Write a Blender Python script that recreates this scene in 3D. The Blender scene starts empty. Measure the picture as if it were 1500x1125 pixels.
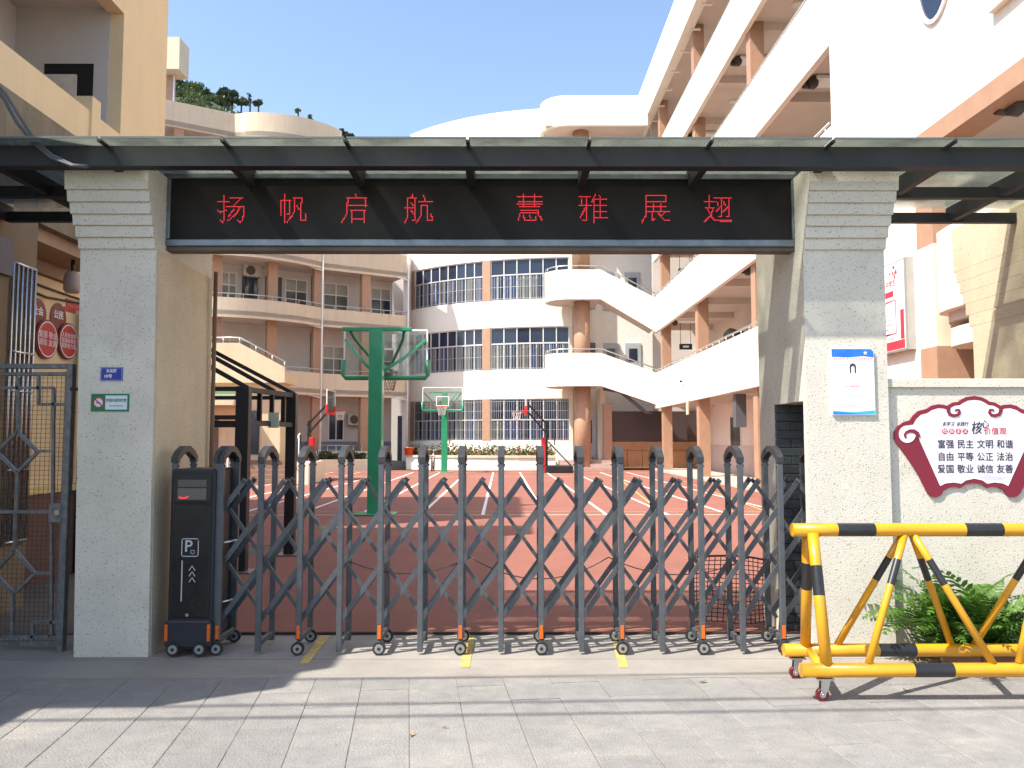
import bpy, bmesh, math, random
from mathutils import Vector, Matrix
random.seed(7)
R = math.radians
SC = bpy.context.scene
COL = SC.collection
# ------------------------------------------------------------------ camera
FPX, PIT, YAW, CH = 1200.0, math.atan(82.5 / 1200), math.atan(5 / 1200), 1.515
cd = bpy.data.cameras.new("camera"); cam = bpy.data.objects.new("camera", cd); COL.objects.link(cam)
cam.location = (0, 0, CH); cam.rotation_euler = (R(90) + PIT, 0, -YAW)
cd.sensor_width = 36; cd.lens = 36 * FPX / 1500; cd.clip_start = .05; cd.clip_end = 3000
SC.camera = cam
# ------------------------------------------------------------------ light
SLX, SLY = .66, .36
LD = Vector((SLX, SLY, -1)).normalized()          # the way the sunlight travels
ELEV = math.asin(-LD.z); AZ = math.atan2(-LD.x, -LD.y)  # compass angle of the sun from +Y towards +X
w = bpy.data.worlds.new("World"); SC.world = w; w.use_nodes = True
nt = w.node_tree; sky = nt.nodes.new("ShaderNodeTexSky"); sky.sky_type = 'NISHITA'; sky.sun_disc = False
sky.sun_elevation = ELEV; sky.sun_rotation = AZ; sky.altitude = 60; sky.air_density = 1.0; sky.dust_density = 1.4; sky.ozone_density = .7
bg = nt.nodes["Background"]; bg.inputs[1].default_value = .15; nt.links.new(sky.outputs[0], bg.inputs[0])
sd = bpy.data.lights.new("sun", 'SUN'); so = bpy.data.objects.new("sun", sd); COL.objects.link(so)
sd.energy = 4.4; sd.angle = R(.53); sd.color = (1, .95, .86); so.rotation_euler = LD.to_track_quat('-Z', 'Y').to_euler(); so.location = (-30, -20, 50)
vs = SC.view_settings; vs.view_transform = 'Standard'; vs.look = 'None'; vs.exposure = 1.05; vs.gamma = 1; vs.use_curve_mapping = False
SC.cycles.max_bounces = 8; SC.cycles.diffuse_bounces = 4; SC.cycles.transparent_max_bounces = 12
SC.cycles.use_denoising = True

# ------------------------------------------------------------------ measuring helpers (photo pixel -> place)
_F = Vector((math.sin(YAW) * math.cos(PIT), math.cos(YAW) * math.cos(PIT), math.sin(PIT)))
_Rt = Vector((math.cos(YAW), -math.sin(YAW), 0)); _U = _Rt.cross(_F)
def ray(x, y): return _F + _Rt * ((x - 750) / FPX) + _U * ((562.5 - y) / FPX)
def at(x, y, Y):
    d = ray(x, y); return Vector((0, 0, CH)) + d * (Y / d.y)
def onz(x, y, z=0):
    d = ray(x, y); return Vector((0, 0, CH)) + d * ((z - CH) / d.z)

# ------------------------------------------------------------------ materials
MATS = {}
def nn(t, kind, **kw):
    n = t.nodes.new(kind)
    for k, v in kw.items(): setattr(n, k, v)
    return n
def mat(name, col, rough=.6, metal=0, var=.1, scale=3., stretch=1., bump=0, bscale=60, speck=0, sscale=40, speckcol=(.03, .03, .03), rnd=0, emit=None, estr=1, alpha=1, coat=0, dirt=0, patch=()):
    if name in MATS: return MATS[name]
    m = bpy.data.materials.new(name); m.use_nodes = True; t = m.node_tree; L = t.links
    b = t.nodes["Principled BSDF"]; b.inputs["Roughness"].default_value = rough; b.inputs["Metallic"].default_value = metal
    if coat: b.inputs["Coat Weight"].default_value = coat
    geo = nn(t, "ShaderNodeNewGeometry"); mp = nn(t, "ShaderNodeMapping"); mp.inputs["Scale"].default_value = (1, 1, stretch)
    L.new(geo.outputs["Position"], mp.inputs[0])
    c = (*col, 1); lo = (*[max(0, v * (1 - var)) for v in col], 1); hi = (*[min(1, v * (1 + var)) for v in col], 1)
    out = None
    if var:
        n1 = nn(t, "ShaderNodeTexNoise"); n1.inputs["Scale"].default_value = scale; n1.inputs["Detail"].default_value = 6; n1.inputs["Roughness"].default_value = .65
        L.new(mp.outputs[0], n1.inputs["Vector"])
        mr = nn(t, "ShaderNodeMapRange"); mr.inputs[1].default_value = .3; mr.inputs[2].default_value = .7; L.new(n1.outputs[0], mr.inputs[0])
        mx = nn(t, "ShaderNodeMix", data_type='RGBA'); mx.inputs[6].default_value = lo; mx.inputs[7].default_value = hi
        L.new(mr.outputs[0], mx.inputs[0]); out = mx.outputs[2]
        rr = nn(t, "ShaderNodeMapRange"); rr.inputs[3].default_value = max(.02, rough - .12); rr.inputs[4].default_value = min(1, rough + .12)
        L.new(n1.outputs[0], rr.inputs[0]); L.new(rr.outputs[0], b.inputs["Roughness"])
    if dirt:                                     # rain streaks and grime, a stain of its own shape
        mp2 = nn(t, "ShaderNodeMapping"); mp2.inputs["Scale"].default_value = (2.2, 2.2, .18); L.new(geo.outputs["Position"], mp2.inputs[0])
        n3 = nn(t, "ShaderNodeTexNoise"); n3.inputs["Scale"].default_value = 2.0; n3.inputs["Detail"].default_value = 8; n3.inputs["Roughness"].default_value = .7; L.new(mp2.outputs[0], n3.inputs["Vector"])
        m3 = nn(t, "ShaderNodeMapRange"); m3.inputs[1].default_value = .5; m3.inputs[2].default_value = .75; m3.inputs[3].default_value = 0; m3.inputs[4].default_value = dirt; L.new(n3.outputs[0], m3.inputs[0])
        mx3 = nn(t, "ShaderNodeMix", data_type='RGBA'); mx3.inputs[7].default_value = (col[0] * .35, col[1] * .33, col[2] * .3, 1); L.new(m3.outputs[0], mx3.inputs[0])
        if out: L.new(out, mx3.inputs[6])
        else: mx3.inputs[6].default_value = c
        out = mx3.outputs[2]
    for pc, amt, psc, th, seed in patch:          # dust, scuffs and stains with shapes of their own
        mq = nn(t, "ShaderNodeMapping"); mq.inputs["Location"].default_value = (seed * 3.1, seed * 1.7, 0); mq.inputs["Scale"].default_value = (1, 1.6, 1); L.new(geo.outputs["Position"], mq.inputs[0])
        nq = nn(t, "ShaderNodeTexNoise"); nq.inputs["Scale"].default_value = psc; nq.inputs["Detail"].default_value = 9; nq.inputs["Roughness"].default_value = .72; L.new(mq.outputs[0], nq.inputs["Vector"])
        rq = nn(t, "ShaderNodeMapRange"); rq.inputs[1].default_value = th; rq.inputs[2].default_value = th + .16; rq.inputs[3].default_value = 0; rq.inputs[4].default_value = amt; L.new(nq.outputs[0], rq.inputs[0])
        xq = nn(t, "ShaderNodeMix", data_type='RGBA'); xq.inputs[7].default_value = (*pc, 1); L.new(rq.outputs[0], xq.inputs[0])
        if out: L.new(out, xq.inputs[6])
        else: xq.inputs[6].default_value = c
        out = xq.outputs[2]
    if speck:
        for sc_, th, k in ((sscale, .16, speckcol), (sscale * 2.3, .13, tuple(min(1, v * 6 + .1) for v in speckcol)), (sscale * .55, .085, speckcol)):
            v = nn(t, "ShaderNodeTexVoronoi"); v.inputs["Scale"].default_value = sc_; L.new(geo.outputs["Position"], v.inputs["Vector"])
            q = nn(t, "ShaderNodeMapRange"); q.inputs[1].default_value = th; q.inputs[2].default_value = th + .1; q.inputs[3].default_value = speck; q.inputs[4].default_value = 0; L.new(v.outputs["Distance"], q.inputs[0])
            wn = nn(t, "ShaderNodeTexWhiteNoise"); L.new(v.outputs["Position"], wn.inputs["Vector"])
            gt = nn(t, "ShaderNodeMath", operation='MULTIPLY'); L.new(q.outputs[0], gt.inputs[0]); L.new(wn.outputs["Value"], gt.inputs[1])
            x2 = nn(t, "ShaderNodeMix", data_type='RGBA'); x2.inputs[7].default_value = (*k, 1); L.new(gt.outputs[0], x2.inputs[0])
            if out: L.new(out, x2.inputs[6])
            else: x2.inputs[6].default_value = c
            out = x2.outputs[2]
    if rnd:
        oi = nn(t, "ShaderNodeObjectInfo"); h = nn(t, "ShaderNodeHueSaturation"); q = nn(t, "ShaderNodeMapRange"); q.inputs[3].default_value = 1 - rnd; q.inputs[4].default_value = 1 + rnd
        L.new(oi.outputs["Random"], q.inputs[0]); L.new(q.outputs[0], h.inputs["Value"])
        if out: L.new(out, h.inputs["Color"])
        else: h.inputs["Color"].default_value = c
        out = h.outputs[0]
    if out: L.new(out, b.inputs["Base Color"])
    else: b.inputs["Base Color"].default_value = c
    if bump:
        n2 = nn(t, "ShaderNodeTexNoise"); n2.inputs["Scale"].default_value = bscale; n2.inputs["Detail"].default_value = 5; L.new(geo.outputs["Position"], n2.inputs["Vector"])
        bp = nn(t, "ShaderNodeBump"); bp.inputs["Strength"].default_value = bump; bp.inputs["Distance"].default_value = .01; L.new(n2.outputs[0], bp.inputs["Height"]); L.new(bp.outputs[0], b.inputs["Normal"])
    if emit: b.inputs["Emission Color"].default_value = (*emit, 1); b.inputs["Emission Strength"].default_value = estr
    MATS[name] = m; return m
def glass_mat(name, col, clear=.6, rough=.08, dirty=.3):
    """flat pane: part clear, part mirror, with a film of dirt"""
    if name in MATS: return MATS[name]
    m = bpy.data.materials.new(name); m.use_nodes = True; t = m.node_tree; L = t.links; t.nodes.remove(t.nodes["Principled BSDF"])
    o = t.nodes["Material Output"]; tr = nn(t, "ShaderNodeBsdfTransparent"); tr.inputs[0].default_value = (*col, 1)
    gl = nn(t, "ShaderNodeBsdfGlossy"); gl.inputs["Roughness"].default_value = rough
    df = nn(t, "ShaderNodeBsdfTranslucent" if dirty > .2 else "ShaderNodeBsdfDiffuse"); df.inputs[0].default_value = (col[0] * .55, col[1] * .55, col[2] * .5, 1)
    fr = nn(t, "ShaderNodeFresnel"); fr.inputs[0].default_value = 1.5
    geo = nn(t, "ShaderNodeNewGeometry"); ns = nn(t, "ShaderNodeTexNoise"); ns.inputs["Scale"].default_value = 3.5; ns.inputs["Detail"].default_value = 8; L.new(geo.outputs["Position"], ns.inputs["Vector"])
    mr = nn(t, "ShaderNodeMapRange"); mr.inputs[1].default_value = .35; mr.inputs[2].default_value = .7; mr.inputs[3].default_value = max(0, 1 - clear - dirty * .5); mr.inputs[4].default_value = min(1, 1 - clear + dirty * .5); L.new(ns.outputs[0], mr.inputs[0])
    a = nn(t, "ShaderNodeMixShader"); L.new(mr.outputs[0], a.inputs[0]); L.new(tr.outputs[0], a.inputs[1]); L.new(df.outputs[0], a.inputs[2])
    c = nn(t, "ShaderNodeMixShader"); L.new(fr.outputs[0], c.inputs[0]); L.new(a.outputs[0], c.inputs[1]); L.new(gl.outputs[0], c.inputs[2])
    L.new(c.outputs[0], o.inputs[0]); MATS[name] = m; return m

CREAM = mat("cream_plaster", (.78, .70, .54), .75, var=.05, scale=1.2, bump=.08, bscale=90, dirt=.18)
CREAMW = mat("pale_cream_plaster", (.82, .78, .68), .75, var=.04, scale=1.1, bump=.08, bscale=90, dirt=.1)
ORCREAM = mat("orange_cream_plaster", (.78, .60, .36), .8, var=.05, scale=1.4, bump=.1, bscale=80, dirt=.10)
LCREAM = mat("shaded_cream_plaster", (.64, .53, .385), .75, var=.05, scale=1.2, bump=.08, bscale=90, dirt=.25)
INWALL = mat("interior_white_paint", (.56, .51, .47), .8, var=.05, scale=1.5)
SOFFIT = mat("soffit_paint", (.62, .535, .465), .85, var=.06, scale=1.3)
BROWN = mat("brown_wall_tile", (.40, .235, .15), .5, var=.1, scale=5)
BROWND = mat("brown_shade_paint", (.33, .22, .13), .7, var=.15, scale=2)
GRAN = mat("speckled_washed_granite", (.625, .585, .495), .8, var=.09, scale=2.2, bump=.35, bscale=110, speck=.75, sscale=52, patch=(((.38, .35, .29), .45, 1.3, .55, 8), ((.30, .27, .22), .4, 3.5, .62, 9)))
GRANT = mat("tan_washed_granite", (.56, .47, .33), .8, var=.10, scale=2.2, bump=.35, bscale=110, speck=.5, sscale=38, dirt=.15)  # also paints bounced warm light on the shaded pillar's inner face
CONC = mat("apron_concrete", (.265, .24, .212), .85, var=.14, scale=1.6, bump=.25, bscale=55, speck=.25, sscale=30, patch=(((.36, .31, .27), .5, .8, .48, 4), ((.15, .13, .115), .4, 1.4, .55, 5), ((.28, .15, .12), .35, 1.1, .66, 6)))
STONE = mat("paving_stone", (.222, .211, .20), .8, var=.12, scale=9, bump=.8, bscale=70, speck=.3, sscale=45, speckcol=(.1, .1, .1), rnd=.07, patch=(((.34, .31, .27), .55, .9, .5, 1), ((.13, .12, .11), .45, 1.7, .56, 2), ((.40, .36, .31), .6, 4.5, .6, 3)))
MORT = mat("paving_joint", (.15, .14, .125), .95, var=.3, scale=12)
EARTH = mat("earth", (.16, .14, .11), .95, var=.3, scale=.3)
RUBBER = mat("red_rubber_track", (.25, .092, .066), .85, var=.14, scale=1.3, bump=.5, bscale=160, speck=.15, sscale=60)
LINEW = mat("white_line_paint", (.74, .70, .66), .8, var=.12, scale=9)
LINEY = mat("yellow_line_paint", (.52, .36, .09), .8, var=.3, scale=14, patch=(((.28, .25, .21), .8, 9, .5, 7),))
STEEL = mat("dark_steel_paint", (.011, .0125, .015), .62, var=.3, scale=8, bump=.05)
GATEM = mat("gate_anthracite_alloy", (.088, .097, .107), .45, metal=.2, var=.18, scale=20)
GATED = mat("gate_black_cap", (.03, .032, .036), .5, var=.2, scale=15)
UNIT = mat("drive_unit_navy", (.009, .011, .016), .5, var=.15, scale=8)
GREYST = mat("worn_grey_steel", (.19, .205, .215), .42, metal=.55, var=.35, scale=22, bump=.08)
INOX = mat("stainless_tube", (.55, .55, .56), .28, metal=1, var=.08)
RAILM = mat("balcony_rail_steel", (.50, .49, .47), .38, metal=.7, var=.1)
YEL = mat("barrier_yellow", (.63, .30, .010), .36, var=.08, scale=7, coat=.35)
BLK = mat("barrier_black", (.018, .018, .02), .4, var=.2, scale=10, coat=.2)
GREEN = mat("hoop_green", (.015, .26, .12), .4, var=.1, coat=.3)
REDP = mat("red_paint", (.55, .02, .02), .45, var=.1)
BLACKP = mat("black_paint", (.012, .012, .013), .45, var=.2)
WHITEP = mat("white_paint", (.78, .78, .77), .5, var=.04)
FRAMEW = mat("window_frame_white", (.70, .69, .67), .4, var=.04)
PANE = mat("dark_window_glass", (.018, .028, .055), .06, var=.3, scale=.6)
PANEB = mat("blue_curtain_glass", (.03, .05, .12), .1, var=.5, scale=2.5)
PANEG = mat("grey_window_glass", (.10, .105, .10), .1, var=.4, scale=1.0)
GREYW = mat("grey_wainscot", (.20, .20, .235), .6, var=.06)
DARKV = mat("dark_opening", (.012, .011, .010), .9, var=0)
TRANSP = glass_mat("backboard_glass", (.92, .96, .95), .86, .05, .12)
CANGL = glass_mat("canopy_glass", (.87, .905, .875), .60, .12, .42)
RUBT = mat("black_rubber", (.02, .02, .02), .8, var=.2)
ORANGE = mat("orange_reflector", (.75, .13, .01), .25, var=.2, scale=60)

# ------------------------------------------------------------------ building helpers
def wl(o):
    v = Vector((0, 0, 0))
    while o: v += o.location; o = o.parent
    return v
def tag(o, label=None, cat=None, group=None, kind=None):
    for k, v in (("label", label), ("category", cat), ("group", group), ("kind", kind)):
        if v: o[k] = v
    return o
def thing(name, label, cat, loc=(0, 0, 0), group=None):
    o = bpy.data.objects.new(name, None); COL.objects.link(o); o.location = loc; o.empty_display_size = .1
    return tag(o, label, cat, group)
def link(name, me, parent=None, loc=(0, 0, 0), rot=None):
    o = bpy.data.objects.new(name, me); COL.objects.link(o); o.parent = parent; o.location = loc
    if rot: o.rotation_euler = rot
    return o
class FR:
    """a frame on a wall: u along, v up, n out of the wall"""
    def __init__(s, o, u, v=(0, 0, 1), n=None):
        s.o = Vector(o); s.u = Vector(u).normalized(); s.v = Vector(v).normalized(); s.n = Vector(n).normalized() if n else s.u.cross(s.v)
    def p(s, u, v, n=0): return s.o + s.u * u + s.v * v + s.n * n
class MB:
    def __init__(s): s.v = []; s.f = []; s.m = []; s.sm = []
    def add(s, vs, fs, m=0, sm=False):
        k = len(s.v); s.v += [Vector(p) for p in vs]
        for f in fs: s.f.append([k + i for i in f]); s.m.append(m); s.sm.append(sm)
        return s
    def hexa(s, p, m=0):      # 8 points: bottom ring, top ring
        return s.add(p, [(3, 2, 1, 0), (4, 5, 6, 7), (0, 1, 5, 4), (1, 2, 6, 5), (2, 3, 7, 6), (3, 0, 4, 7)], m)
    def box(s, x0, x1, y0, y1, z0, z1, m=0):
        return s.hexa([(x0, y0, z0), (x1, y0, z0), (x1, y1, z0), (x0, y1, z0), (x0, y0, z1), (x1, y0, z1), (x1, y1, z1), (x0, y1, z1)], m)
    def fbox(s, F, u0, u1, v0, v1, n0, n1, m=0):
        return s.hexa([F.p(u0, v0, n1), F.p(u1, v0, n1), F.p(u1, v0, n0), F.p(u0, v0, n0), F.p(u0, v1, n1), F.p(u1, v1, n1), F.p(u1, v1, n0), F.p(u0, v1, n0)], m)
    def cbox(s, x0, x1, y0, y1, z0, z1, c, m=0):   # chamfered vertical/horizontal edges
        def ring(z, i): return [(x0 + i + c, y0 + i, z), (x1 - i - c, y0 + i, z), (x1 - i, y0 + i + c, z), (x1 - i, y1 - i - c, z), (x1 - i - c, y1 - i, z), (x0 + i + c, y1 - i, z), (x0 + i, y1 - i - c, z), (x0 + i, y0 + i + c, z)]
        rs = ring(z0, c) + ring(z0 + c, 0) + ring(z1 - c, 0) + ring(z1, c)
        fs = [tuple(range(7, -1, -1)), tuple(range(24, 32))]
        for j in range(3):
            for i in range(8): fs.append((j * 8 + i, j * 8 + (i + 1) % 8, j * 8 + 8 + (i + 1) % 8, j * 8 + 8 + i))
        return s.add(rs, fs, m)
    def bar(s, p, q, w, h, up=(0, 0, 1), m=0):    # rectangular bar from p to q
        p = Vector(p); q = Vector(q); d = (q - p).normalized(); up = Vector(up)
        a = d.cross(up)
        if a.length < 1e-4: a = d.cross(Vector((1, 0, 0)))
        a.normalize(); b = a.cross(d).normalized(); a = a * w / 2; b = b * h / 2
        return s.hexa([p - a - b, p + a - b, p + a + b, p - a + b, q - a - b, q + a - b, q + a + b, q - a + b][0:8], m)
    def tube(s, pts, r, n=10, m=0, close=False, bands=None, sm=True):
        pts = [Vector(p) for p in pts]; N = len(pts); rs = r if isinstance(r, (list, tuple)) else [r] * N
        rings = []; prev = None
        for i, p in enumerate(pts):
            if close: d = pts[(i + 1) % N] - pts[i - 1]
            else: d = pts[min(i + 1, N - 1)] - pts[max(i - 1, 0)]
            d.normalize()
            if prev is None:
                a = d.cross(Vector((0, 0, 1)));
                if a.length < 1e-3: a = d.cross(Vector((0, 1, 0)))
            else: a = prev - d * prev.dot(d)
            a.normalize(); prev = a; b = d.cross(a)
            rings.append([p + (a * math.cos(2 * math.pi * k / n) + b * math.sin(2 * math.pi * k / n)) * rs[i] for k in range(n)])
        k0 = len(s.v); s.v += [v for rg in rings for v in rg]
        for i in range(N if close else N - 1):
            j = (i + 1) % N
            for k in range(n):
                s.f.append([k0 + i * n + k, k0 + i * n + (k + 1) % n, k0 + j * n + (k + 1) % n, k0 + j * n + k]); s.m.append(bands[i] if bands else m); s.sm.append(sm)
        if not close:
            s.f.append([k0 + k for k in range(n - 1, -1, -1)]); s.m.append(bands[0] if bands else m); s.sm.append(False)
            s.f.append([k0 + (N - 1) * n + k for k in range(n)]); s.m.append(bands[-1] if bands else m); s.sm.append(False)
        return s
    def poly(s, pts, nvec, d, m=0, ms=None):      # outline extruded by d along nvec
        pts = [Vector(p) for p in pts]; n = len(pts); off = Vector(nvec).normalized() * d
        fs = [tuple(range(n - 1, -1, -1)), tuple(range(n, 2 * n))]
        s.add(pts + [p + off for p in pts], fs, m)
        k = len(s.v) - 2 * n
        for i in range(n): s.f.append([k + i, k + (i + 1) % n, k + n + (i + 1) % n, k + n + i]); s.m.append(m if ms is None else ms); s.sm.append(False)
        return s
    def strip(s, path, z0, z1, t, m=0, out=None, sm=False):   # upright wall following a plan path, thickness t to its left
        pts = [Vector((p[0], p[1], 0)) for p in path]; N = len(pts); nr = []
        for i in range(N):
            d = (pts[min(i + 1, N - 1)] - pts[max(i - 1, 0)]).normalized(); nr.append(Vector((-d.y, d.x, 0)))
        z0s = z0 if isinstance(z0, (list, tuple)) else [z0] * N; z1s = z1 if isinstance(z1, (list, tuple)) else [z1] * N
        vs = []
        for i in range(N):
            a, b = pts[i], pts[i] + nr[i] * t
            vs += [(a.x, a.y, z0s[i]), (b.x, b.y, z0s[i]), (b.x, b.y, z1s[i]), (a.x, a.y, z1s[i])]
        k = len(s.v); s.v += [Vector(v) for v in vs]
        for i in range(N - 1):
            for j in range(4):
                s.f.append([k + i * 4 + j, k + i * 4 + (j + 1) % 4, k + i * 4 + 4 + (j + 1) % 4, k + i * 4 + 4 + j]); s.m.append(m); s.sm.append(False)
        s.f.append([k, k + 3, k + 2, k + 1]); s.m.append(m); s.sm.append(False)
        e = k + (N - 1) * 4; s.f.append([e, e + 1, e + 2, e + 3]); s.m.append(m); s.sm.append(False)
        return s
    def build(s, name, mats, parent=None, fix=True):
        if not isinstance(mats, (list, tuple)): mats = [mats]
        xs = [v.x for v in s.v]; ys = [v.y for v in s.v]; zs = [v.z for v in s.v]
        c = Vector(((min(xs) + max(xs)) / 2, (min(ys) + max(ys)) / 2, min(zs)))
        me = bpy.data.meshes.new(name); me.from_pydata([v - c for v in s.v], [], s.f)
        for m in mats: me.materials.append(m)
        me.polygons.foreach_set("material_index", s.m); me.polygons.foreach_set("use_smooth", s.sm)
        if fix:
            bm = bmesh.new(); bm.from_mesh(me); bmesh.ops.recalc_face_normals(bm, faces=bm.faces); bm.to_mesh(me); bm.free()
        return link(name, me, parent, c - wl(parent) if parent else c)
def one(name, mats, parent, *a, **k):
    return MB().box(*a, **k).build(name, mats, parent)
def copy_tree(o, parent=None, loc=None, shift=None):
    c = o.copy(); COL.objects.link(c); c.parent = parent
    if loc is not None: c.location = loc
    if shift is not None: c.location = o.location + Vector(shift)
    for ch in list(o.children): copy_tree(ch, c)
    return c
def lettering(body, size, F, u, v, n, m, parent, name="lettering", bold=0, sx=1, align='CENTER', thick=.0008, shear=0):
    """flat writing on a wall frame, centred on u, v"""
    cu = bpy.data.curves.new("t", 'FONT'); cu.body = body; cu.size = size; cu.align_x = align; cu.align_y = 'CENTER'; cu.extrude = thick; cu.offset = bold; cu.resolution_u = 3; cu.shear = shear
    ob = bpy.data.objects.new("t", cu); COL.objects.link(ob)
    dg = bpy.context.evaluated_depsgraph_get(); me = bpy.data.meshes.new_from_object(ob.evaluated_get(dg)); bpy.data.objects.remove(ob)
    me.materials.clear(); me.materials.append(m); me.name = name
    c = F.p(u, v, n)
    for q in me.vertices: q.co = F.u * (q.co.x * sx) + F.v * q.co.y + F.n * q.co.z
    return link(name, me, parent, c - wl(parent) if parent else c)
def ribbon(pts, F, wd, n0, n1, close=False):       # flat stroke of width wd drawn on a wall frame
    mb = MB(); P = [Vector((p[0], p[1])) for p in pts]; N = len(P); L = []; Rr = []
    for i in range(N):
        d = (P[min(i + 1, N - 1)] - P[max(i - 1, 0)]).normalized(); q = Vector((-d.y, d.x)) * (wd[i] if isinstance(wd, list) else wd) / 2
        L.append(P[i] + q); Rr.append(P[i] - q)
    vs = []
    for i in range(N): vs += [F.p(L[i].x, L[i].y, n0), F.p(Rr[i].x, Rr[i].y, n0), F.p(Rr[i].x, Rr[i].y, n1), F.p(L[i].x, L[i].y, n1)]
    fs = []
    for i in range(N - 1):
        for j in range(4): fs.append((i * 4 + j, i * 4 + (j + 1) % 4, i * 4 + 4 + (j + 1) % 4, i * 4 + 4 + j))
    fs += [(0, 1, 2, 3), ((N - 1) * 4 + 3, (N - 1) * 4 + 2, (N - 1) * 4 + 1, (N - 1) * 4)]
    return mb.add(vs, fs)
def oval(F, u, v, ru, rv, n, k=28): return [F.p(u + ru * math.cos(2 * math.pi * i / k), v + rv * math.sin(2 * math.pi * i / k), n) for i in range(k)]
# ================================================================== ground
g = MB(); g.add([(-900, -300, -.06), (900, -300, -.06), (900, 1500, -.06), (-900, 1500, -.06)], [(0, 1, 2, 3)]); tag(g.build("ground", EARTH), kind="structure")
pave = MB().box(-7, 7, -2, 5.36, -.055, -.0035).build("street_pavement", MORT); tag(pave, kind="structure")
sw, sl, th = .295, .60, R(7)
cu, su = math.cos(th), math.sin(th); pw = wl(pave); YE = 5.355
me_full = []
for k in range(4):
    o = MB().cbox(-sw / 2 + .0014, sw / 2 - .0014, -sl / 2 + .0014, sl / 2 - .0014, -.03, 0, .0022 + .0008 * k).build("paving_slab", STONE, pave); me_full.append(o.data); bpy.data.objects.remove(o)
for i in range(-18, 20):
    for j in range(-1, 10):
        a = i * sw; b = 1.9 + j * sl + (.3 if i % 2 else 0) - 3
        cx, cy = a * cu - b * su + .1, a * su + b * cu + 3
        if cy < 1.9 or cy > 5.75 or abs(cx) > 1.0 + cy * .66: continue
        z = random.uniform(-.0015, .001)
        cs = [(cx + ex * cu - ey * su, cy + ex * su + ey * cu) for ex, ey in ((-sw / 2 + .0014, -sl / 2 + .0014), (sw / 2 - .0014, -sl / 2 + .0014), (sw / 2 - .0014, sl / 2 - .0014), (-sw / 2 + .0014, sl / 2 - .0014))]
        if max(c[1] for c in cs) <= YE:
            link("paving_slab", me_full[random.randrange(4)], pave, Vector((cx, cy, z - .03)) - pw, (0, 0, th)); continue
        out = []                                   # slab cut along the apron's edge
        for (xa, ya), (xb, yb_) in zip(cs, cs[1:] + cs[:1]):
            if ya <= YE: out.append((xa, ya))
            if (ya <= YE) != (yb_ <= YE): f = (YE - ya) / (yb_ - ya); out.append((xa + (xb - xa) * f, YE))
        if len(out) >= 3 and max(p[1] for p in out) - min(p[1] for p in out) > .01: MB().poly([(x, y, z - .03) for x, y in out], (0, 0, 1), .03).build("paving_slab", STONE, pave)
ap = MB().box(-7, 7, 5.362, 6.52, -.05, .0).build("concrete_apron", CONC); tag(ap, kind="structure")
one("expansion_joint", MORT, ap, -7, 7, 5.80, 5.804, -.01, .0012)
for poly in ([(470, 931), (484, 931), (452, 972), (438, 972)], [(682, 933), (695, 933), (688, 978), (674, 978)], [(896, 934), (908, 934), (921, 978), (907, 978)]):
    MB().poly([onz(x, y, .002) for x, y in poly], (0, 0, 1), .002).build("painted_line", LINEY, ap)
court = MB().poly([(-3.35, 6.525, -.05), (7.25, 6.525, -.05), (7.25, 41.4, -.05), (-17, 41.4, -.05), (-17, 11.9, -.05), (-3.35, 11.9, -.05)], (0, 0, 1), .064).build("sports_court", RUBBER)
tag(MB().box(-12, -3.352, 6.525, 11.898, -.05, .008).build("side_path", mat("side_path_concrete", (.115, .10, .088), .85, var=.2, scale=2, bump=.2)), kind="structure"); tag(court, kind="structure")
one("court_edge_strip", mat("dark_edge_strip", (.05, .025, .02), .7), court, -3.3, 2.4, 6.517, 6.545, -.05, .02)
def cline(x0, y0, x1, y1, w_=.055, m=LINEW, nm="court_line", z=.018):
    d = Vector((x1 - x0, y1 - y0, 0)).normalized(); q = Vector((-d.y, d.x, 0)) * w_ / 2; a = Vector((x0, y0, z)); b = Vector((x1, y1, z))
    MB().add([a - q, b - q, b + q, a + q], [(0, 1, 2, 3)]).build(nm, m, court)
for k in range(-7, 6):
    cline(-.52 + 1.25 * k, 16.65, -.72 + 1.25 * k, 38.6, .07)
cline(-11, 16.6, 7.2, 16.6, .06, z=.021); cline(-11, 17.3, 7.2, 17.3, .05, LINEY, "court_line", .021)
cline(-11, 38.6, 7, 38.6, .06, z=.021); cline(-11, 34.2, 7, 34.2, .05, z=.022)
cline(3.2, 17.3, 4.6, 36, .05, LINEY, z=.024); cline(5.4, 17.3, 6.4, 30, .05, LINEY, z=.024); cline(-6.9, 17.3, -6.9, 38.6, .05, LINEY, z=.024)
# free-throw arc
pts = [(-3.0 + 1.8 * math.cos(a), 22.5 + 1.8 * math.sin(a)) for a in [math.pi * k / 18 for k in range(19)]]
mb = MB()
for i in range(18):
    p, q = pts[i], pts[i + 1]
    c = Vector((-3.0, 22.5, 0))
    P = [Vector((*t_, .023)) for t_ in (p, q)]
    o2 = [c + (v - c) * 1.03 for v in P]
    for v in o2: v.z = .023
    mb.add([P[0], P[1], o2[1], o2[0]], [(0, 1, 2, 3)])
mb.build("court_line", LINEY, court)
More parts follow.
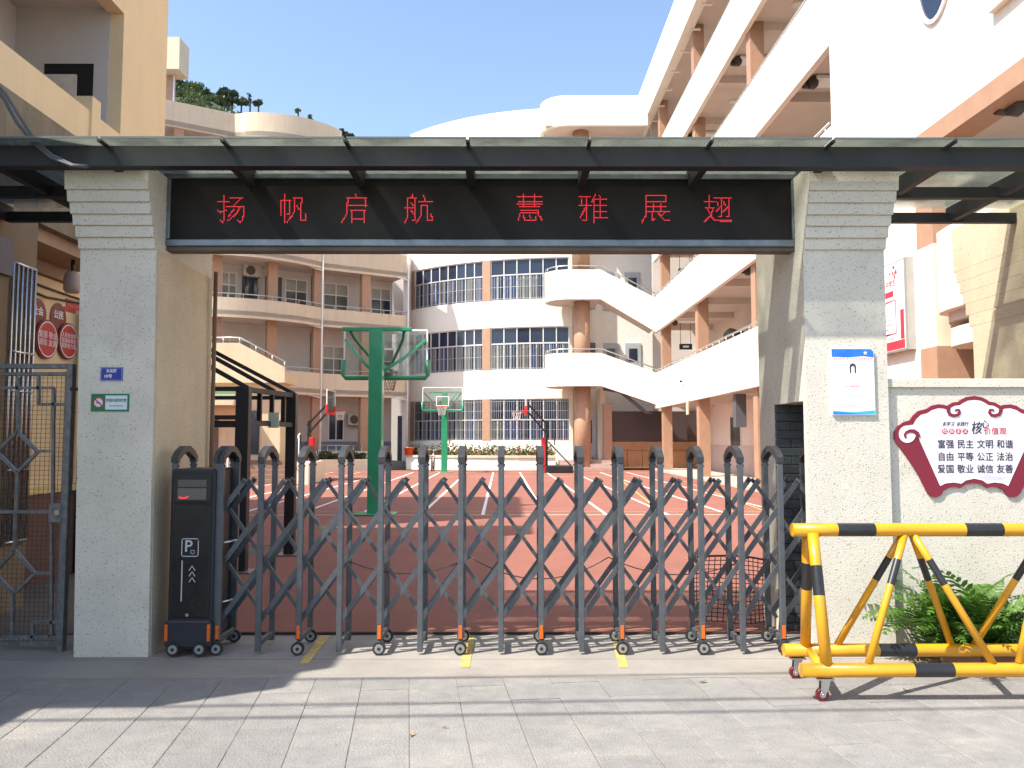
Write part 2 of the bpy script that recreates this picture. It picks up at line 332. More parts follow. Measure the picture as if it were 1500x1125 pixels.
# ================================================================== gateway: pillars, walls, canopy, LED sign
def ridges(t, x0, x1, out, zs, yf, m):
    """five stepped courses and a head block, each leaning further out over the street"""
    for k in range(6):
        f = .026 * (k + 1); s_ = .009 * (k + 1)
        a, b = (x0 - s_, x1) if out < 0 else (x0, x1 + s_)
        z0, z1 = zs[k], zs[k + 1]
        MB().hexa([(a + .004, yf - f + .006, z0), (b - .004, yf - f + .006, z0), (b - .004, 7.0, z0), (a + .004, 7.0, z0), (a, yf - f, z1 - .002), (b, yf - f, z1 - .002), (b, 7.0, z1 - .002), (a, 7.0, z1 - .002)]).build("head_block" if k == 5 else "ridge_course", m, t)
YF = 5.87
ZS = [at(170, y, YF).z for y in (365, 349, 333, 318, 302, 286)] + [3.48]
pl0, pl1, pl2, pl3 = at(108, 960, YF).x, at(217, 962, YF).x, at(118, 362, YF).x, at(228.5, 362, YF).x
t = thing("gate_pillar", "speckled grey stone gate pillar in shade, with address plate and no smoking sign", "pillar", (-2.875, 6.4, 0))
MB().hexa([(pl0, YF, -.05), (pl1, YF, -.05), (pl1, 6.98, -.05), (pl0, 6.98, -.05), (pl2, YF, ZS[0]), (pl3, YF, ZS[0]), (pl3, 6.98, ZS[0]), (pl2, 6.98, ZS[0])]).build("shaft", GRAN, t)
ridges(t, pl2, pl3, -1, ZS, YF, GRAN)
SC_ = max(pl1, pl3); MB().hexa([(pl1 + .001, 5.9, 0), (pl1 + .006, 5.9, 0), (pl1 + .006, 6.99, 0), (pl1 + .001, 6.99, 0), (pl3 + .001, 5.9, ZS[0]), (pl3 + .006, 5.9, ZS[0]), (pl3 + .006, 6.99, ZS[0]), (pl3 + .001, 6.99, ZS[0])]).build("warm_bounce_face", GRANT, t)  # tan skin added; its colour paints warm light bounced onto this face
MB().tube([(SC_ + .025, 6.93, .02), (SC_ + .025, 6.93, 2.95)], .018, 8).build("conduit", mat("conduit_brown", (.16, .10, .06), .6), t)
t = thing("gate_pillar", "sunlit cream speckled stone gate pillar carrying a blue and white notice", "pillar", (2.4, 6.4, 0))
x0, x1 = at(1182, 600, YF).x, at(1302, 600, YF).x
MB().box(x0, x1, YF, 5.94, -.05, 1.80).build("front_slab", GRAN, t)
MB().box(x0, x1, 6.6, 6.98, -.05, 1.80).build("rear_slab", GRAN, t)
MB().box(x0, x1, YF, 6.98, 1.80, ZS[0]).build("shaft", GRAN, t)
ridges(t, x0, x1, 1, ZS, YF, GRAN)
NICHE = mat("niche_grey_paint", (.075, .085, .095), .7, var=.15, scale=4, bump=.3, bscale=50, rnd=.12)
bk = MB().cbox(0, .235, 0, .03, 0, .064, .004).build("brick", NICHE); bme = bk.data; bpy.data.objects.remove(bk)
base = wl(t)
for r_ in range(26):
    for c_ in range(3):
        hf = .5 if r_ % 2 and c_ == 0 else 1
        link("brick", bme, t, Vector((x0 + .004 + .1175 * hf + c_ * .243 - (.1215 if r_ % 2 and c_ else 0), 6.583, .01 + r_ * .069)) - base).scale = (hf, 1, 1)
nk = MB(); nk.box(3.0, 3.05, 5.99, 6.6, -.02, 1.8); nk.box(x1 + .001, 3.05, 6.601, 6.9, -.02, 1.8); nk.box(x1 + .001, 3.05, 5.985, 6.9, 1.8, 1.86)
nk.build("gate_pocket", NICHE, t)

wt = at(1400, 555, 5.915).z
t = thing("boundary_wall", "low sunlit speckled stone wall with coping behind the striped barrier", "wall", (4.1, 6, 0))
MB().box(x1 + .001, 6.5, 5.915, 5.984, -.05, wt - .065).build("wall_panel", GRAN, t)
MB().cbox(x1 + .002, 6.5, 5.893, 6.06, wt - .064, wt, .004).build("coping", GRAN, t)
t = thing("side_wall", "tall stone side wall with a stepped leaning edge under the canopy", "wall", (4.5, 7.4, 0))
prof = [(7.74, 1.6), (7.70, 2.35), (7.70, 2.6)]
MB().poly([(4.42, 6.6, -.05), (4.42, 7.78, -.05), (4.42, 7.73, 1.9), (4.42, 7.73, 2.6), (4.42, 6.6, 2.6)], (1, 0, 0), .6).build("wall_panel", GRANT, t)
for k in range(6):
    MB().box(4.42 - .0, 5.02, 6.6, 7.735 + .05 * (k + 1), 2.602 + .115 * k, 2.6 + .115 * (k + 1) + (.32 if k == 5 else 0)).build("ridge_course", GRANT, t)

# --- glass canopy
cz0 = at(750, 247, 5.6).z; cz1 = at(750, 218, 5.6).z
t = thing("glass_canopy", "dark steel entrance canopy glazed with dirty green glass panels", "canopy", (0, 6.2, cz0))
for y, nm in ((5.6, "front_beam"), (6.30, "cross_beam"), (7.02, "cross_beam")):
    h = cz1 if nm == "front_beam" else cz0 + .085
    MB().box(-4.35, 4.8, y - (.05 if nm == "front_beam" else .03), y + (.05 if nm == "front_beam" else .03), cz0, h).build(nm, STEEL, t)
RX = [-4.35, -3.59, -2.765, -1.935, -1.105, -.278, .549, 1.376, 2.20, 3.03, 3.86, 4.75]
for x in RX:
    MB().box(x - .027, x + .027, 5.652, 7.05, cz0 + .01, cz1 - .006).build("rafter", STEEL, t)
    MB().box(x - .012, x + .012, 5.41, 5.548, cz1 - .02, cz1 - .004).build("outrigger", STEEL, t)
for a, b in zip(RX, RX[1:]):
    MB().box(a + .008, b - .008, 5.41 + random.uniform(-.004, .004), 7.08, cz1 + .002, cz1 + .012).build("glass_panel", CANGL, t)
    MB().box(a + .01, b - .01, 5.404, 5.412, cz1 + .0, cz1 + .013).build("edge_trim", mat("edge_seal", (.10, .12, .11), .5), t)

# --- LED sign
yl = 6.03; a = at(240, 253, yl); b = at(1172, 361, yl); X0, X1, Z0, Z1 = a.x, b.x, b.z, a.z
t = thing("led_sign", "long black dot matrix sign showing red characters above the gate", "led sign", ((X0 + X1) / 2, yl, Z0))
LEDF = mat("led_frame_alloy", (.17, .19, .21), .38, metal=.6, var=.25, scale=9)
fw = .052
MB().cbox(X0, X1, yl, yl + .16, Z0, Z0 + fw, .006).build("frame_bar", LEDF, t)
MB().cbox(X0, X1, yl, yl + .16, Z1 - fw * .75, Z1, .006).build("frame_bar", LEDF, t)
MB().cbox(X0, X0 + fw, yl + .001, yl + .16, Z0 + fw + .001, Z1 - fw * .75 - .001, .006).build("frame_bar", LEDF, t)
MB().cbox(X1 - fw, X1, yl + .001, yl + .16, Z0 + fw + .001, Z1 - fw * .75 - .001, .006).build("frame_bar", LEDF, t)
def led_mat():
    m = bpy.data.materials.new("led_matrix_face"); m.use_nodes = True; tr = m.node_tree; L = tr.links; b_ = tr.nodes["Principled BSDF"]; b_.inputs["Roughness"].default_value = .45
    geo = nn(tr, "ShaderNodeNewGeometry"); sx = nn(tr, "ShaderNodeSeparateXYZ"); L.new(geo.outputs["Position"], sx.inputs[0])
    fx = []
    for ax in (0, 2):
        k = nn(tr, "ShaderNodeMath", operation='MULTIPLY'); k.inputs[1].default_value = 2 * math.pi / .0195; L.new(sx.outputs[ax], k.inputs[0])
        s_ = nn(tr, "ShaderNodeMath", operation='SINE'); L.new(k.outputs[0], s_.inputs[0]); fx.append(s_)
    mu = nn(tr, "ShaderNodeMath", operation='MULTIPLY'); L.new(fx[0].outputs[0], mu.inputs[0]); L.new(fx[1].outputs[0], mu.inputs[1])
    ns = nn(tr, "ShaderNodeTexNoise"); ns.inputs["Scale"].default_value = 1.6; ns.inputs["Detail"].default_value = 6; L.new(geo.outputs["Position"], ns.inputs["Vector"])
    ad = nn(tr, "ShaderNodeMath", operation='MULTIPLY_ADD'); ad.inputs[1].default_value = .25; L.new(mu.outputs[0], ad.inputs[0]); L.new(ns.outputs[0], ad.inputs[2])
    cr = nn(tr, "ShaderNodeMix", data_type='RGBA'); cr.inputs[6].default_value = (.004, .0036, .0035, 1); cr.inputs[7].default_value = (.027, .023, .021, 1); b_.inputs["Specular IOR Level"].default_value = .15
    L.new(ad.outputs[0], cr.inputs[0]); L.new(cr.outputs[2], b_.inputs["Base Color"]); return m
MB().box(X0 + fw + .001, X1 - fw - .001, yl + .022, yl + .14, Z0 + fw + .001, Z1 - fw * .75 - .001).build("screen", led_mat(), t)
MB().box(X0 + .02, X1 - .02, yl + .161, yl + .22, Z0 + .02, Z1 - .02).build("cabinet_back", STEEL, t)
MB().box(X0 - .0, X1, yl + .02, yl + .14, Z0 - .03, Z0 - .002).build("bottom_plate", mat("rusty_plate", (.11, .09, .07), .7, var=.4), t)
REDLED = mat("red_led_dot", (.5, .02, .03), .5, var=0, emit=(1, .03, .05), estr=.55)
CH_ = {  # strokes in the zoomed-in photo's own units
 0: (310, 270, [[(170,150),(170,500),(150,520),(112,492)],[(85,238),(240,238)],[(85,360),(112,385),(200,350)],[(250,185),(430,185)],[(400,190),(290,300)],[(205,305),(450,305)],[(445,305),(430,490),(390,520),(365,498)],[(310,335),(235,435)],[(385,315),(340,400),(225,500)]]),
 1: (310, 270, [[(1005,130),(1005,520)],[(950,215),(1085,215)],[(950,215),(950,430)],[(1080,215),(1072,400),(1035,400)],[(1130,182),(1245,182)],[(1135,182),(1130,400),(1030,520)],[(1235,182),(1225,490),(1290,500),(1290,410)],[(1165,290),(1200,340)]]),
 2: (490, 270, [[(285,140),(310,180)],[(175,195),(435,195)],[(425,195),(425,300)],[(175,288),(435,288)],[(180,195),(175,400),(100,520)],[(225,355),(430,355)],[(230,355),(230,520)],[(415,355),(415,520)],[(230,482),(415,482)]]),
 3: (490, 270, [[(1075,130),(1060,180)],[(1000,190),(1120,190)],[(1010,190),(1010,440),(965,520)],[(1112,190),(1112,495),(1075,495)],[(965,320),(1112,320)],[(1058,262),(1080,290)],[(1055,365),(1080,400)],[(1225,155),(1245,215)],[(1150,230),(1345,230)],[(1190,283),(1280,283)],[(1190,283),(1185,430),(1130,520)],[(1280,283),(1280,495),(1345,495),(1330,410)]]),
 4: (745, 270, [[(208,130),(208,300)],[(355,130),(355,300)],[(115,175),(465,175)],[(130,230),(455,230)],[(115,264),(455,264)],[(150,300),(430,300)],[(165,352),(405,352)],[(165,388),(405,388)],[(410,352),(410,420)],[(155,415),(130,500)],[(210,420),(215,490),(380,490),(370,435)],[(285,420),(300,455)],[(430,435),(465,500)]]),
 5: (745, 270, [[(970,178),(1125,178)],[(1000,210),(1000,270)],[(975,287),(1135,287)],[(1078,180),(1078,500),(1020,495)],[(1070,300),(980,460)],[(1165,165),(1165,520)],[(1190,140),(1145,240)],[(1240,145),(1265,190)],[(1165,212),(1340,212)],[(1165,287),(1340,287)],[(1165,370),(1340,370)],[(1165,462),(1365,462)],[(1260,212),(1260,462)]]),
 6: (930, 270, [[(150,160),(430,160)],[(420,160),(420,232)],[(150,232),(420,232)],[(155,160),(150,430),(95,520)],[(150,300),(430,300)],[(260,265),(260,370)],[(350,265),(350,370)],[(150,372),(470,372)],[(235,372),(235,495),(275,470)],[(310,380),(400,490),(470,495)],[(410,385),(365,430)]]),
 7: (930, 270, [[(945,232),(1090,232)],[(1025,160),(1025,320)],[(965,322),(1085,322)],[(990,330),(1075,480),(1110,495)],[(1080,330),(1040,430),(960,515)],[(1095,495),(1325,495)],[(1165,512),(1325,512)],[(1095,180),(1325,180)],[(1188,180),(1188,440),(1150,440)],[(1292,180),(1292,445),(1260,445)],[(1130,240),(1138,290)],[(1220,230),(1240,290)],[(1180,300),(1115,370)],[(1290,295),(1215,375)]])}
for k, (ox, oy, st) in CH_.items():
    cells = set()
    for ln in st:
        for (xa, ya), (xb, yb) in zip(ln, ln[1:]):
            n_ = max(1, int(max(abs(xb - xa), abs(yb - ya)) / 8))
            for i in range(n_ + 1): cells.add((round((xa + (xb - xa) * i / n_) / 17), round((ya + (yb - ya) * i / n_) / 17)))
    mb = MB()
    for cx, cy in sorted(cells):
        p = at(ox + cx * 17 / 9.375, oy + cy * 17 / 9.375, yl + .0215); r_ = .0031
        mb.add([(p.x - r_, p.y, p.z - r_), (p.x + r_, p.y, p.z - r_), (p.x + r_, p.y, p.z + r_), (p.x - r_, p.y, p.z + r_)], [(0, 1, 2, 3)])
    mb.build("led_character", REDLED, t, fix=False)

# --- signs on the pillars
W = lambda y: FR((0, y, 0), (1, 0, 0))          # wall facing the street
F = W(YF - .0)
def px(x, y, Y=YF): p = at(x, y, Y); return p.x, p.z
BLUEP = mat("enamel_blue", (.015, .04, .30), .35, var=.1); GREENP = mat("sign_green", (.01, .16, .07), .4, var=.1); PALE = mat("sign_white", (.62, .68, .72), .5, var=.05)
NAVYT = mat("dark_print", (.03, .02, .05), .6, var=0); REDT = mat("red_print", (.55, .02, .04), .6, var=0); WHT = mat("white_print", (.8, .8, .8), .6, var=0)
a, c = px(148, 538); b, d = px(180, 558)
t = thing("address_plate", "small blue enamel address plate on the shaded pillar", "sign", ((a + b) / 2, YF, d))
MB().fbox(F, a, b, d, c, .001, .006).build("plate", BLUEP, t)
for q in ((a + .004, b - .004, d + .004, d + .006), (a + .004, b - .004, c - .006, c - .004), (a + .004, a + .006, d + .006, c - .006), (b - .006, b - .004, d + .006, c - .006)): MB().fbox(F, *q, .0062, .0066).build("border_line", PALE, t)
lettering("文化路", .026, F, (a + b) / 2, c - .028, .0068, WHT, t, bold=.0006); lettering("10号", .03, F, a + .055, d + .032, .0068, WHT, t, bold=.0006)
a, c = px(134.5, 577); b, d = px(189, 602.5)
t = thing("no_smoking_sign", "green and white no smoking sign on the shaded pillar", "sign", ((a + b) / 2, YF, d))
MB().fbox(F, a, b, d, c, .001, .007).build("plate", GREENP, t)
m_ = a + (b - a) * .38
MB().fbox(F, m_, b - .012, d + .012, c - .012, .0072, .0078).build("white_panel", PALE, t)
uu, vv = a + (m_ - a) * .5 + .003, (c + d) / 2
MB().poly(oval(F, uu, vv, .034, .034, .0072), F.n, .0005).build("white_disc", PALE, t)
MB().fbox(F, uu - .017, uu + .013, vv - .006, vv + .001, .0079, .0083).build("cigarette", NAVYT, t)
ribbon([(uu + .034 * math.cos(q), vv + .034 * math.sin(q)) for q in [i * math.pi / 12 for i in range(25)]], F, .007, .0085, .009).build("prohibition_ring", REDT, t)
ribbon([(uu - .024, vv + .024), (uu + .024, vv - .024)], F, .008, .0091, .0095).build("prohibition_bar", REDT, t)
lettering("校园内请勿吸烟", .0265, F, (m_ + b - .012) / 2, vv + .014, .008, GREENP, t, bold=.0005, sx=.78)
lettering("NO SMOKING", .014, F, (m_ + b - .012) / 2, vv - .024, .008, NAVYT, t, sx=1.1)
a, c = px(1216, 511); b, d = px(1281, 608)
t = thing("notice_board", "blue and white notice with a small portrait on the sunlit pillar", "notice", ((a + b) / 2, YF, d))
rc = [F.p(a, d, .001), F.p(b, d, .001), F.p(b, c - .02, .001), F.p(b - .006, c - .006, .001), F.p(b - .02, c, .001), F.p(a, c, .001)]
MB().poly(rc, F.n, .016).build("panel", WHITEP, t)
PB = mat("print_blue", (.02, .16, .62), .5, var=.35, scale=6); PB2 = mat("print_light_blue", (.05, .42, .75), .5, var=.1)
h = c - d; wd = b - a
MB().add([F.p(a + .002, c - .003, .0173), F.p(b - .02, c - .003, .0173), F.p(b - .002, c - .02, .0173), F.p(b - .002, c - h * .135, .0173), F.p(a + wd * .75, c - h * .115, .0173), F.p(a + wd * .4, c - h * .135, .0173), F.p(a + .002, c - h * .125, .0173)], [tuple(range(7))]).build("top_band", PB, t)
MB().add([F.p(a + .002, d + .003, .0173), F.p(b - .002, d + .003, .0173), F.p(b - .002, d + h * .07, .0173), F.p(a + wd * .5, d + h * .045, .0173), F.p(a + .002, d + h * .065, .0173)], [tuple(range(5))]).build("bottom_band", PB2, t)
MB().add([F.p(a + .002, d + .0035, .0176), F.p(b - wd * .2, d + .0035, .0176), F.p(a + .002, d + h * .05, .0176)], [(0, 1, 2)]).build("bottom_wave", PB, t)
st = []
for i in range(10): r_ = .017 if i % 2 == 0 else .007; q = math.pi / 2 + i * math.pi / 5; st.append(F.p(a + wd * .8 + r_ * math.cos(q), c - h * .065 + r_ * math.sin(q), .0176))
MB().add(st, [tuple(range(10))]).build("star", WHT, t)
HAIR = mat("print_hair", (.04, .03, .06), .6, var=0); SKIN = mat("print_skin", (.75, .66, .70), .6, var=0)
MB().add([F.p(a + wd * .5 + q[0], c - h * .3 + q[1], .0174) for q in [(-.022, -.034), (-.013, -.036), (-.012, .0), (.012, .0), (.013, -.036), (.022, -.034), (.024, .01), (.018, .03), (.0, .038), (-.018, .03), (-.024, .01)]], [tuple(range(11))]).build("portrait_hair", HAIR, t)
MB().add(oval(F, a + wd * .5, c - h * .31, .0135, .022, .0177), [tuple(range(28))]).build("portrait_face", SKIN, t)
def print_row(F, u0, u1, v, h_, n, m, t, seed):
    rr = random.Random(seed); mb = MB(); u = u0
    while u < u1:
        if rr.random() < .86:
            w_ = h_ * .8
            mb.add([F.p(u, v - h_ * rr.uniform(.3, .5), n), F.p(u + w_, v - h_ * .4, n), F.p(u + w_ * rr.uniform(.6, 1), v + h_ * .45, n), F.p(u + w_ * .15, v + h_ * .4, n)], [(0, 1, 2, 3)])
        u += h_ * 1.12
    mb.build("print_row", m, t, fix=False)
GREYT = mat("faint_print", (.30, .30, .42), .6, var=0); ROSET = mat("rose_print", (.62, .16, .28), .6, var=0)
print_row(F, a + wd * .06, b - wd * .06, c - h * .155, .012, .0174, ROSET, t, 1)
for i, e in enumerate((.55, .82, .75)): print_row(F, a + wd * .29, a + wd * e, c - h * (.46 + .03 * i), .0065, .0174, GREYT, t, 5 + i)
print_row(F, a + wd * .32, a + wd * .7, c - h * .57, .013, .0174, ROSET, t, 9)
for i in range(8): print_row(F, a + wd * (.2 + .03 * (i % 3)), a + wd * (.58, .55, .6, .76, .58, .82, .72, .62)[i], c - h * (.625 + .033 * i), .0068, .0174, GREYT, t, 20 + i)

# --- fan-shaped value board on the low wall
F = W(5.924); S_ = 200 / 1324
def fz(x, y): p = at(1300 + x * S_, 570 + y * S_, 5.90); return (p.x, p.z)
half = [(840,65),(770,76),(720,100),(690,122),(640,128),(600,150),(580,163),(550,152),(490,147),(430,160),(385,190),(360,198),(300,212),(250,255),(220,302),(160,318),(100,362),(66,420),(66,480),(92,528),(150,605),(220,705),(300,830),(350,930),(390,1010),(430,1045),(480,1050),(525,1025),(545,985),(600,955),(660,945),(710,960),(760,925),(840,910)]
outl = half + [(1680 - x, y) for x, y in half[-2:0:-1]]
t = thing("value_board", "fan shaped white board with dark red scroll border on the low wall", "sign board", (*[fz(840, 500)[0]], 5.9, fz(840, 1050)[1]))
CRIM = mat("crimson_board", (.20, .013, .032), .45, var=.06); BRDW = mat("board_white", (.80, .77, .80), .5, var=.02)
MB().poly([F.p(*fz(*p), .004) for p in outl], F.n, .02).build("scroll_border", CRIM, t)
ih = [(840,106),(780,113),(735,135),(700,158),(655,162),(610,185),(580,203),(540,190),(490,187),(430,205),(385,235),(325,250),(280,292),(250,345),(205,352),(275,405),(295,460),(510,940),(560,915),(640,905),(715,917),(760,885),(840,868)]
il = ih + [(1680 - x, y) for x, y in ih[-2:0:-1]]
MB().poly([F.p(*fz(*p), .0245) for p in il], F.n, .002).build("white_field", BRDW, t)
for sg in (1, -1):
    X = lambda x: x if sg > 0 else 1680 - x
    c_ = fz(X(190), 440)
    MB().poly([F.p(*fz(X(190) + 82 * math.cos(2 * math.pi * i / 28), 437 + 84 * math.sin(2 * math.pi * i / 28)), .0268) for i in range(28)], F.n, .001).build("roll_end", BRDW, t)
    ribbon([fz(X(x), y) for x, y in [(300,470),(285,430),(255,408),(215,405),(180,420),(163,445),(170,470),(185,462)]], F, [.03,.03,.028,.024,.02,.016,.014,.008], .0285, .031).build("scroll_curl", CRIM, t)
    ribbon([fz(X(x), y) for x, y in [(590,170),(585,210),(600,245),(640,258),(680,250),(697,225),(690,203),(665,200),(650,212)]], F, [.028,.026,.025,.023,.022,.02,.018,.014,.008], .0285, .031).build("scroll_curl", CRIM, t)
HILLP = mat("print_lilac_hill", (.55, .55, .72), .6, var=.1)
MB().add([F.p(*fz(*p), .0272) for p in [(880,858),(930,835),(965,820),(1010,838),(1080,850),(1160,866),(1100,878),(950,878)]], [tuple(range(8))]).build("printed_hill", HILLP, t)
MB().add([F.p(*fz(*p), .0270) for p in [(1020,745),(1095,708),(1150,728),(1180,745),(1255,742),(1230,756),(1100,752)]], [tuple(range(7))]).build("printed_hill", mat("print_pale_hill", (.66, .66, .78), .6, var=.1), t)
for j, row in enumerate((("富强", "民主", "文明", "和谐"), ("自由", "平等", "公正", "法治"), ("爱国", "敬业", "诚信", "友善"))):
    for i, wd_ in enumerate(row):
        q = fz(562 + i * 191, (538, 660, 778)[j]); lettering(wd_, .066, F, q[0], q[1], .0282, NAVYT, t, bold=.0004, sx=.92)
for i, ch in enumerate("社会主义"):
    q = fz(555 + i * 66, 410); MB().poly(oval(F, *q, .0215, .0215, .0268, 20), F.n, .0006).build("red_disc", mat("print_rose", (.60, .03, .12), .6, var=0), t)
    lettering(ch, .034, F, q[0], q[1], .0281, WHT, t)
q = fz(860, 385); lettering("核", .098, F, q[0], q[1], .0276, NAVYT, t, bold=.001, sx=.8, shear=.12)
q = fz(940, 345); lettering("心", .062, F, q[0], q[1], .0276, NAVYT, t, bold=.0008, shear=.1)
for i, ch in enumerate("价值观"): q = fz(965 + i * 75, 410); lettering(ch, .053, F, q[0], q[1], .0282, REDT, t)
q = fz(585, 340); lettering("永学习", .036, F, q[0], q[1], .0276, NAVYT, t, sx=.8, shear=.3); q = fz(722, 340); lettering("永践行", .036, F, q[0], q[1], .0276, NAVYT, t, sx=.8, shear=.3)
# ================================================================== retractable gate
YG, YR = 5.93, 6.27
GX1, GX14 = at(381, 800, YG).x, at(1144.6, 800, YG).x
SP = (GX14 - GX1) / 13
def gx(k): return GX1 + SP * (k - 1)
gate = thing("retractable_gate", "anthracite folding lattice gate on wheels across the school entrance", "gate", (0, 6.1, 0))
gb = wl(gate)
def upright_meshes():
    u = {}
    def keep(nm, mb, m):
        o = mb.build(nm, m); u[nm] = (o.data, o.location.copy()); bpy.data.objects.remove(o)
    mb = MB(); 
    for y in (YG, YR): mb.cbox(-.0195, .0195, y - .0165, y + .0165, .105, 1.352, .003)
    mb.cbox(-.0145, .0145, YG + .0175, YR - .0175, .085, .125, .003)
    keep("upright", mb, GATEM)
    mb = MB()
    for y in (YG, YR): mb.cbox(-.0195, .0195, y - .0165, y + .0165, .02, 1.352, .003)
    mb.cbox(-.0145, .0145, YG + .0175, YR - .0175, .055, .095, .003)
    keep("upright_long", mb, GATEM)
    mid = (YG + YR) / 2; o_ = .021
    outer = [(YG - o_, 1.353), (YG - o_, 1.395), (YG + .035, 1.44), (mid - .045, 1.474), (mid + .045, 1.474), (YR - .035, 1.44), (YR + o_, 1.395), (YR + o_, 1.353)]
    inner = [(YR - o_, 1.353), (YR - o_, 1.375), (mid + .03, 1.43), (mid - .03, 1.43), (YG + o_, 1.375), (YG + o_, 1.353)]
    mb = MB()
    ou = outer; inn = inner[::-1]
    # outer 8 points, inner 6: bridge as quads/tris
    pairs = [(0, 0), (1, 1), (2, 1), (3, 2), (4, 3), (5, 4), (6, 4), (7, 5)]
    vs = []
    for s_ in (-.0235, .0235): vs += [(s_, *p) for p in outer] + [(s_, *p) for p in inn]
    fs = []
    for (a, b), (c, d) in zip(pairs, pairs[1:]):
        for k in (0, 14):
            f = [k + a, k + c, k + 8 + d] + ([k + 8 + b] if b != d else [])
            fs.append(tuple(f))
        fs.append((a, c, 14 + c, 14 + a))
        if b != d: fs.append((8 + b, 22 + b, 22 + d, 8 + d))
    fs += [(0, 14, 22, 8), (7, 13, 27, 21)]
    mb.add(vs, fs)
    keep("cap", mb, GATED)
    keep("reflector", MB().cbox(-.012, .012, YG - .0215, YG - .0167, .112, .205, .0015), ORANGE)
    mb = MB(); mb.tube([(-.013, YG - .008, .047), (.013, YG - .008, .047)], .046, 18); mb.tube([(-.016, YG - .008, .047), (.016, YG - .008, .047)], .03, 14)
    # wheels roll along the gate: axle points out to the street
    mb = MB()
    for rr, hw, mi in ((.046, .012, 0), (.031, .0145, 1), (.012, .017, 0)): mb.tube([(0, -hw, .047), (0, hw, .047)], rr, 20, m=mi)
    keep("wheel", mb, [RUBT, mat("wheel_hub", (.33, .33, .33), .4, metal=.6, var=.2)])
    keep("bolt", MB().tube([(-.027, 0, 0), (.027, 0, 0)], .007, 6), GATED)
    return u
UM = upright_meshes()
def put(nm, src, parent, dx, dy=0, dz=0):
    me, l = UM[src]; return link(nm, me, parent, l + Vector((dx, dy, dz)) - wl(parent))
def upright(x, wheels, short=False):
    o = put("upright", "upright" if wheels else "upright_long", gate, x)
    put("cap", "cap", o, x)
    for y in (YG, YR): put("bolt", "bolt", o, x, y, 1.33)
    if wheels:
        put("reflector", "reflector", o, x)
        put("wheel", "wheel", o, x, YG - .022); put("wheel", "wheel", o, x, YR + .022)
        MB().cbox(x - .013, x + .013, YG - .03, YG + .012, .06, .1, .004).build("fork", GATED, o)
    return o
for k in range(0, 16): upright(gx(k), k % 2 == 0)
ZT, ZB = 1.215, .235
for k in range(0, 15):
    ax = gx(k + .5)
    for dr, y, w_, h_ in ((-1, YG + .055, .012, .036), (-1, YR - .055, .012, .036), (1, (YG + YR) / 2, .012, .026)):
        L = 2.5
        end = ax + dr * L * SP; lo, hi = gx(0) - .02, gx(15) + .02
        f = 1.0
        if end < lo: f = (ax - lo) / (L * SP)
        if end > hi: f = (hi - ax) / (L * SP)
        p = Vector((ax, y, ZT)); q = p + Vector((dr * L * SP, 0, ZB - ZT)) * f
        if f < .1: continue
        e = (p - q).normalized() * .02
        MB().bar(p + e, q - e, w_, h_, (0, 0, 1)).build("lattice_bar", GATEM, gate)
    # missing lower members at the two ends
for j in (1, 2):
    for dr, y, h_ in ((-1, YG + .055, .036), (-1, YR - .055, .036), (1, (YG + YR) / 2, .026)):
        X0_ = gx(15) if dr < 0 else gx(0); zs = ZT - .2 - (j - 1) * .4
        L_ = (zs - ZB) / .4
        p = Vector((X0_, y, zs)); q = p + Vector((dr * L_ * SP, 0, ZB - zs)); MB().bar(p, q, .012, h_).build("lattice_bar", GATEM, gate)
for k in range(15): MB().tube([(gx(k + .5), YG + .04, ZT), (gx(k + .5), YR - .04, ZT)], .009, 8).build("pivot_rod", GATED, gate)
for k0, k1, dz in ((2.8, 6.2, .12), (6.2, 9.8, .16), (9.8, 13.5, .13)):
    MB().tube([(gx(k0 + (k1 - k0) * i / 16), YR - .05, .64 - 4 * dz * (i / 16) * (1 - i / 16)) for i in range(17)], .004, 5).build("cable", BLACKP, gate)
UX = at(248, 800, 5.885).x + 2.48
# drive unit
du = MB().cbox((-2.48 + UX), (-2.165 + UX), 5.885, 6.3, .07, 1.31, .012).build("drive_unit", UNIT, gate)
upright((-2.47 + UX), False); upright((-2.168 + UX), False)
MB().cbox((-2.458 + UX), (-2.19 + UX), 5.873, 5.884, .27, 1.06, .004).build("front_panel", mat("unit_panel", (.008, .009, .012), .3, var=.2), du)
MB().cbox((-2.455 + UX), (-2.19 + UX), 5.872, 5.884, 1.075, 1.265, .004).build("screen_bezel", BLACKP, du)
MB().box((-2.425 + UX), (-2.222 + UX), 5.869, 5.8715, 1.185, 1.235).build("speaker_grille", mat("grille_grey", (.09, .09, .08), .6, var=.2, scale=90), du)
MB().box((-2.425 + UX), (-2.222 + UX), 5.869, 5.8715, 1.095, 1.175).build("display", mat("display_grey", (.12, .12, .11), .3, var=.1), du)
F = W(5.87)
ribbon([((-2.415 + UX), 1.112), ((-2.40 + UX), 1.107), ((-2.385 + UX), 1.105), ((-2.365 + UX), 1.108), ((-2.35 + UX), 1.118)], F, .011, .0015, .0025).build("display_digits", REDLED, du)
F = W(5.873); GR = mat("unit_print", (.45, .47, .50), .5, var=0)
c0 = at(278.5, 802, 5.873); u0, v0 = c0.x, c0.z; s_ = .058
rr = [(u0 + sx * (s_ - .012) + .012 * math.cos(q), v0 + sy * (s_ * 1.06 - .012) + .012 * math.sin(q)) for sx, sy, q0 in ((1, 1, 0), (-1, 1, 90), (-1, -1, 180), (1, -1, 270)) for q in (R(q0), R(q0 + 45), R(q0 + 90))]
ribbon(rr + rr[:2], F, .006, .0008, .0018).build("parking_mark", GR, du)
lettering("P", .115, F, u0 - .012, v0 + .006, .001, GR, du, bold=.001)
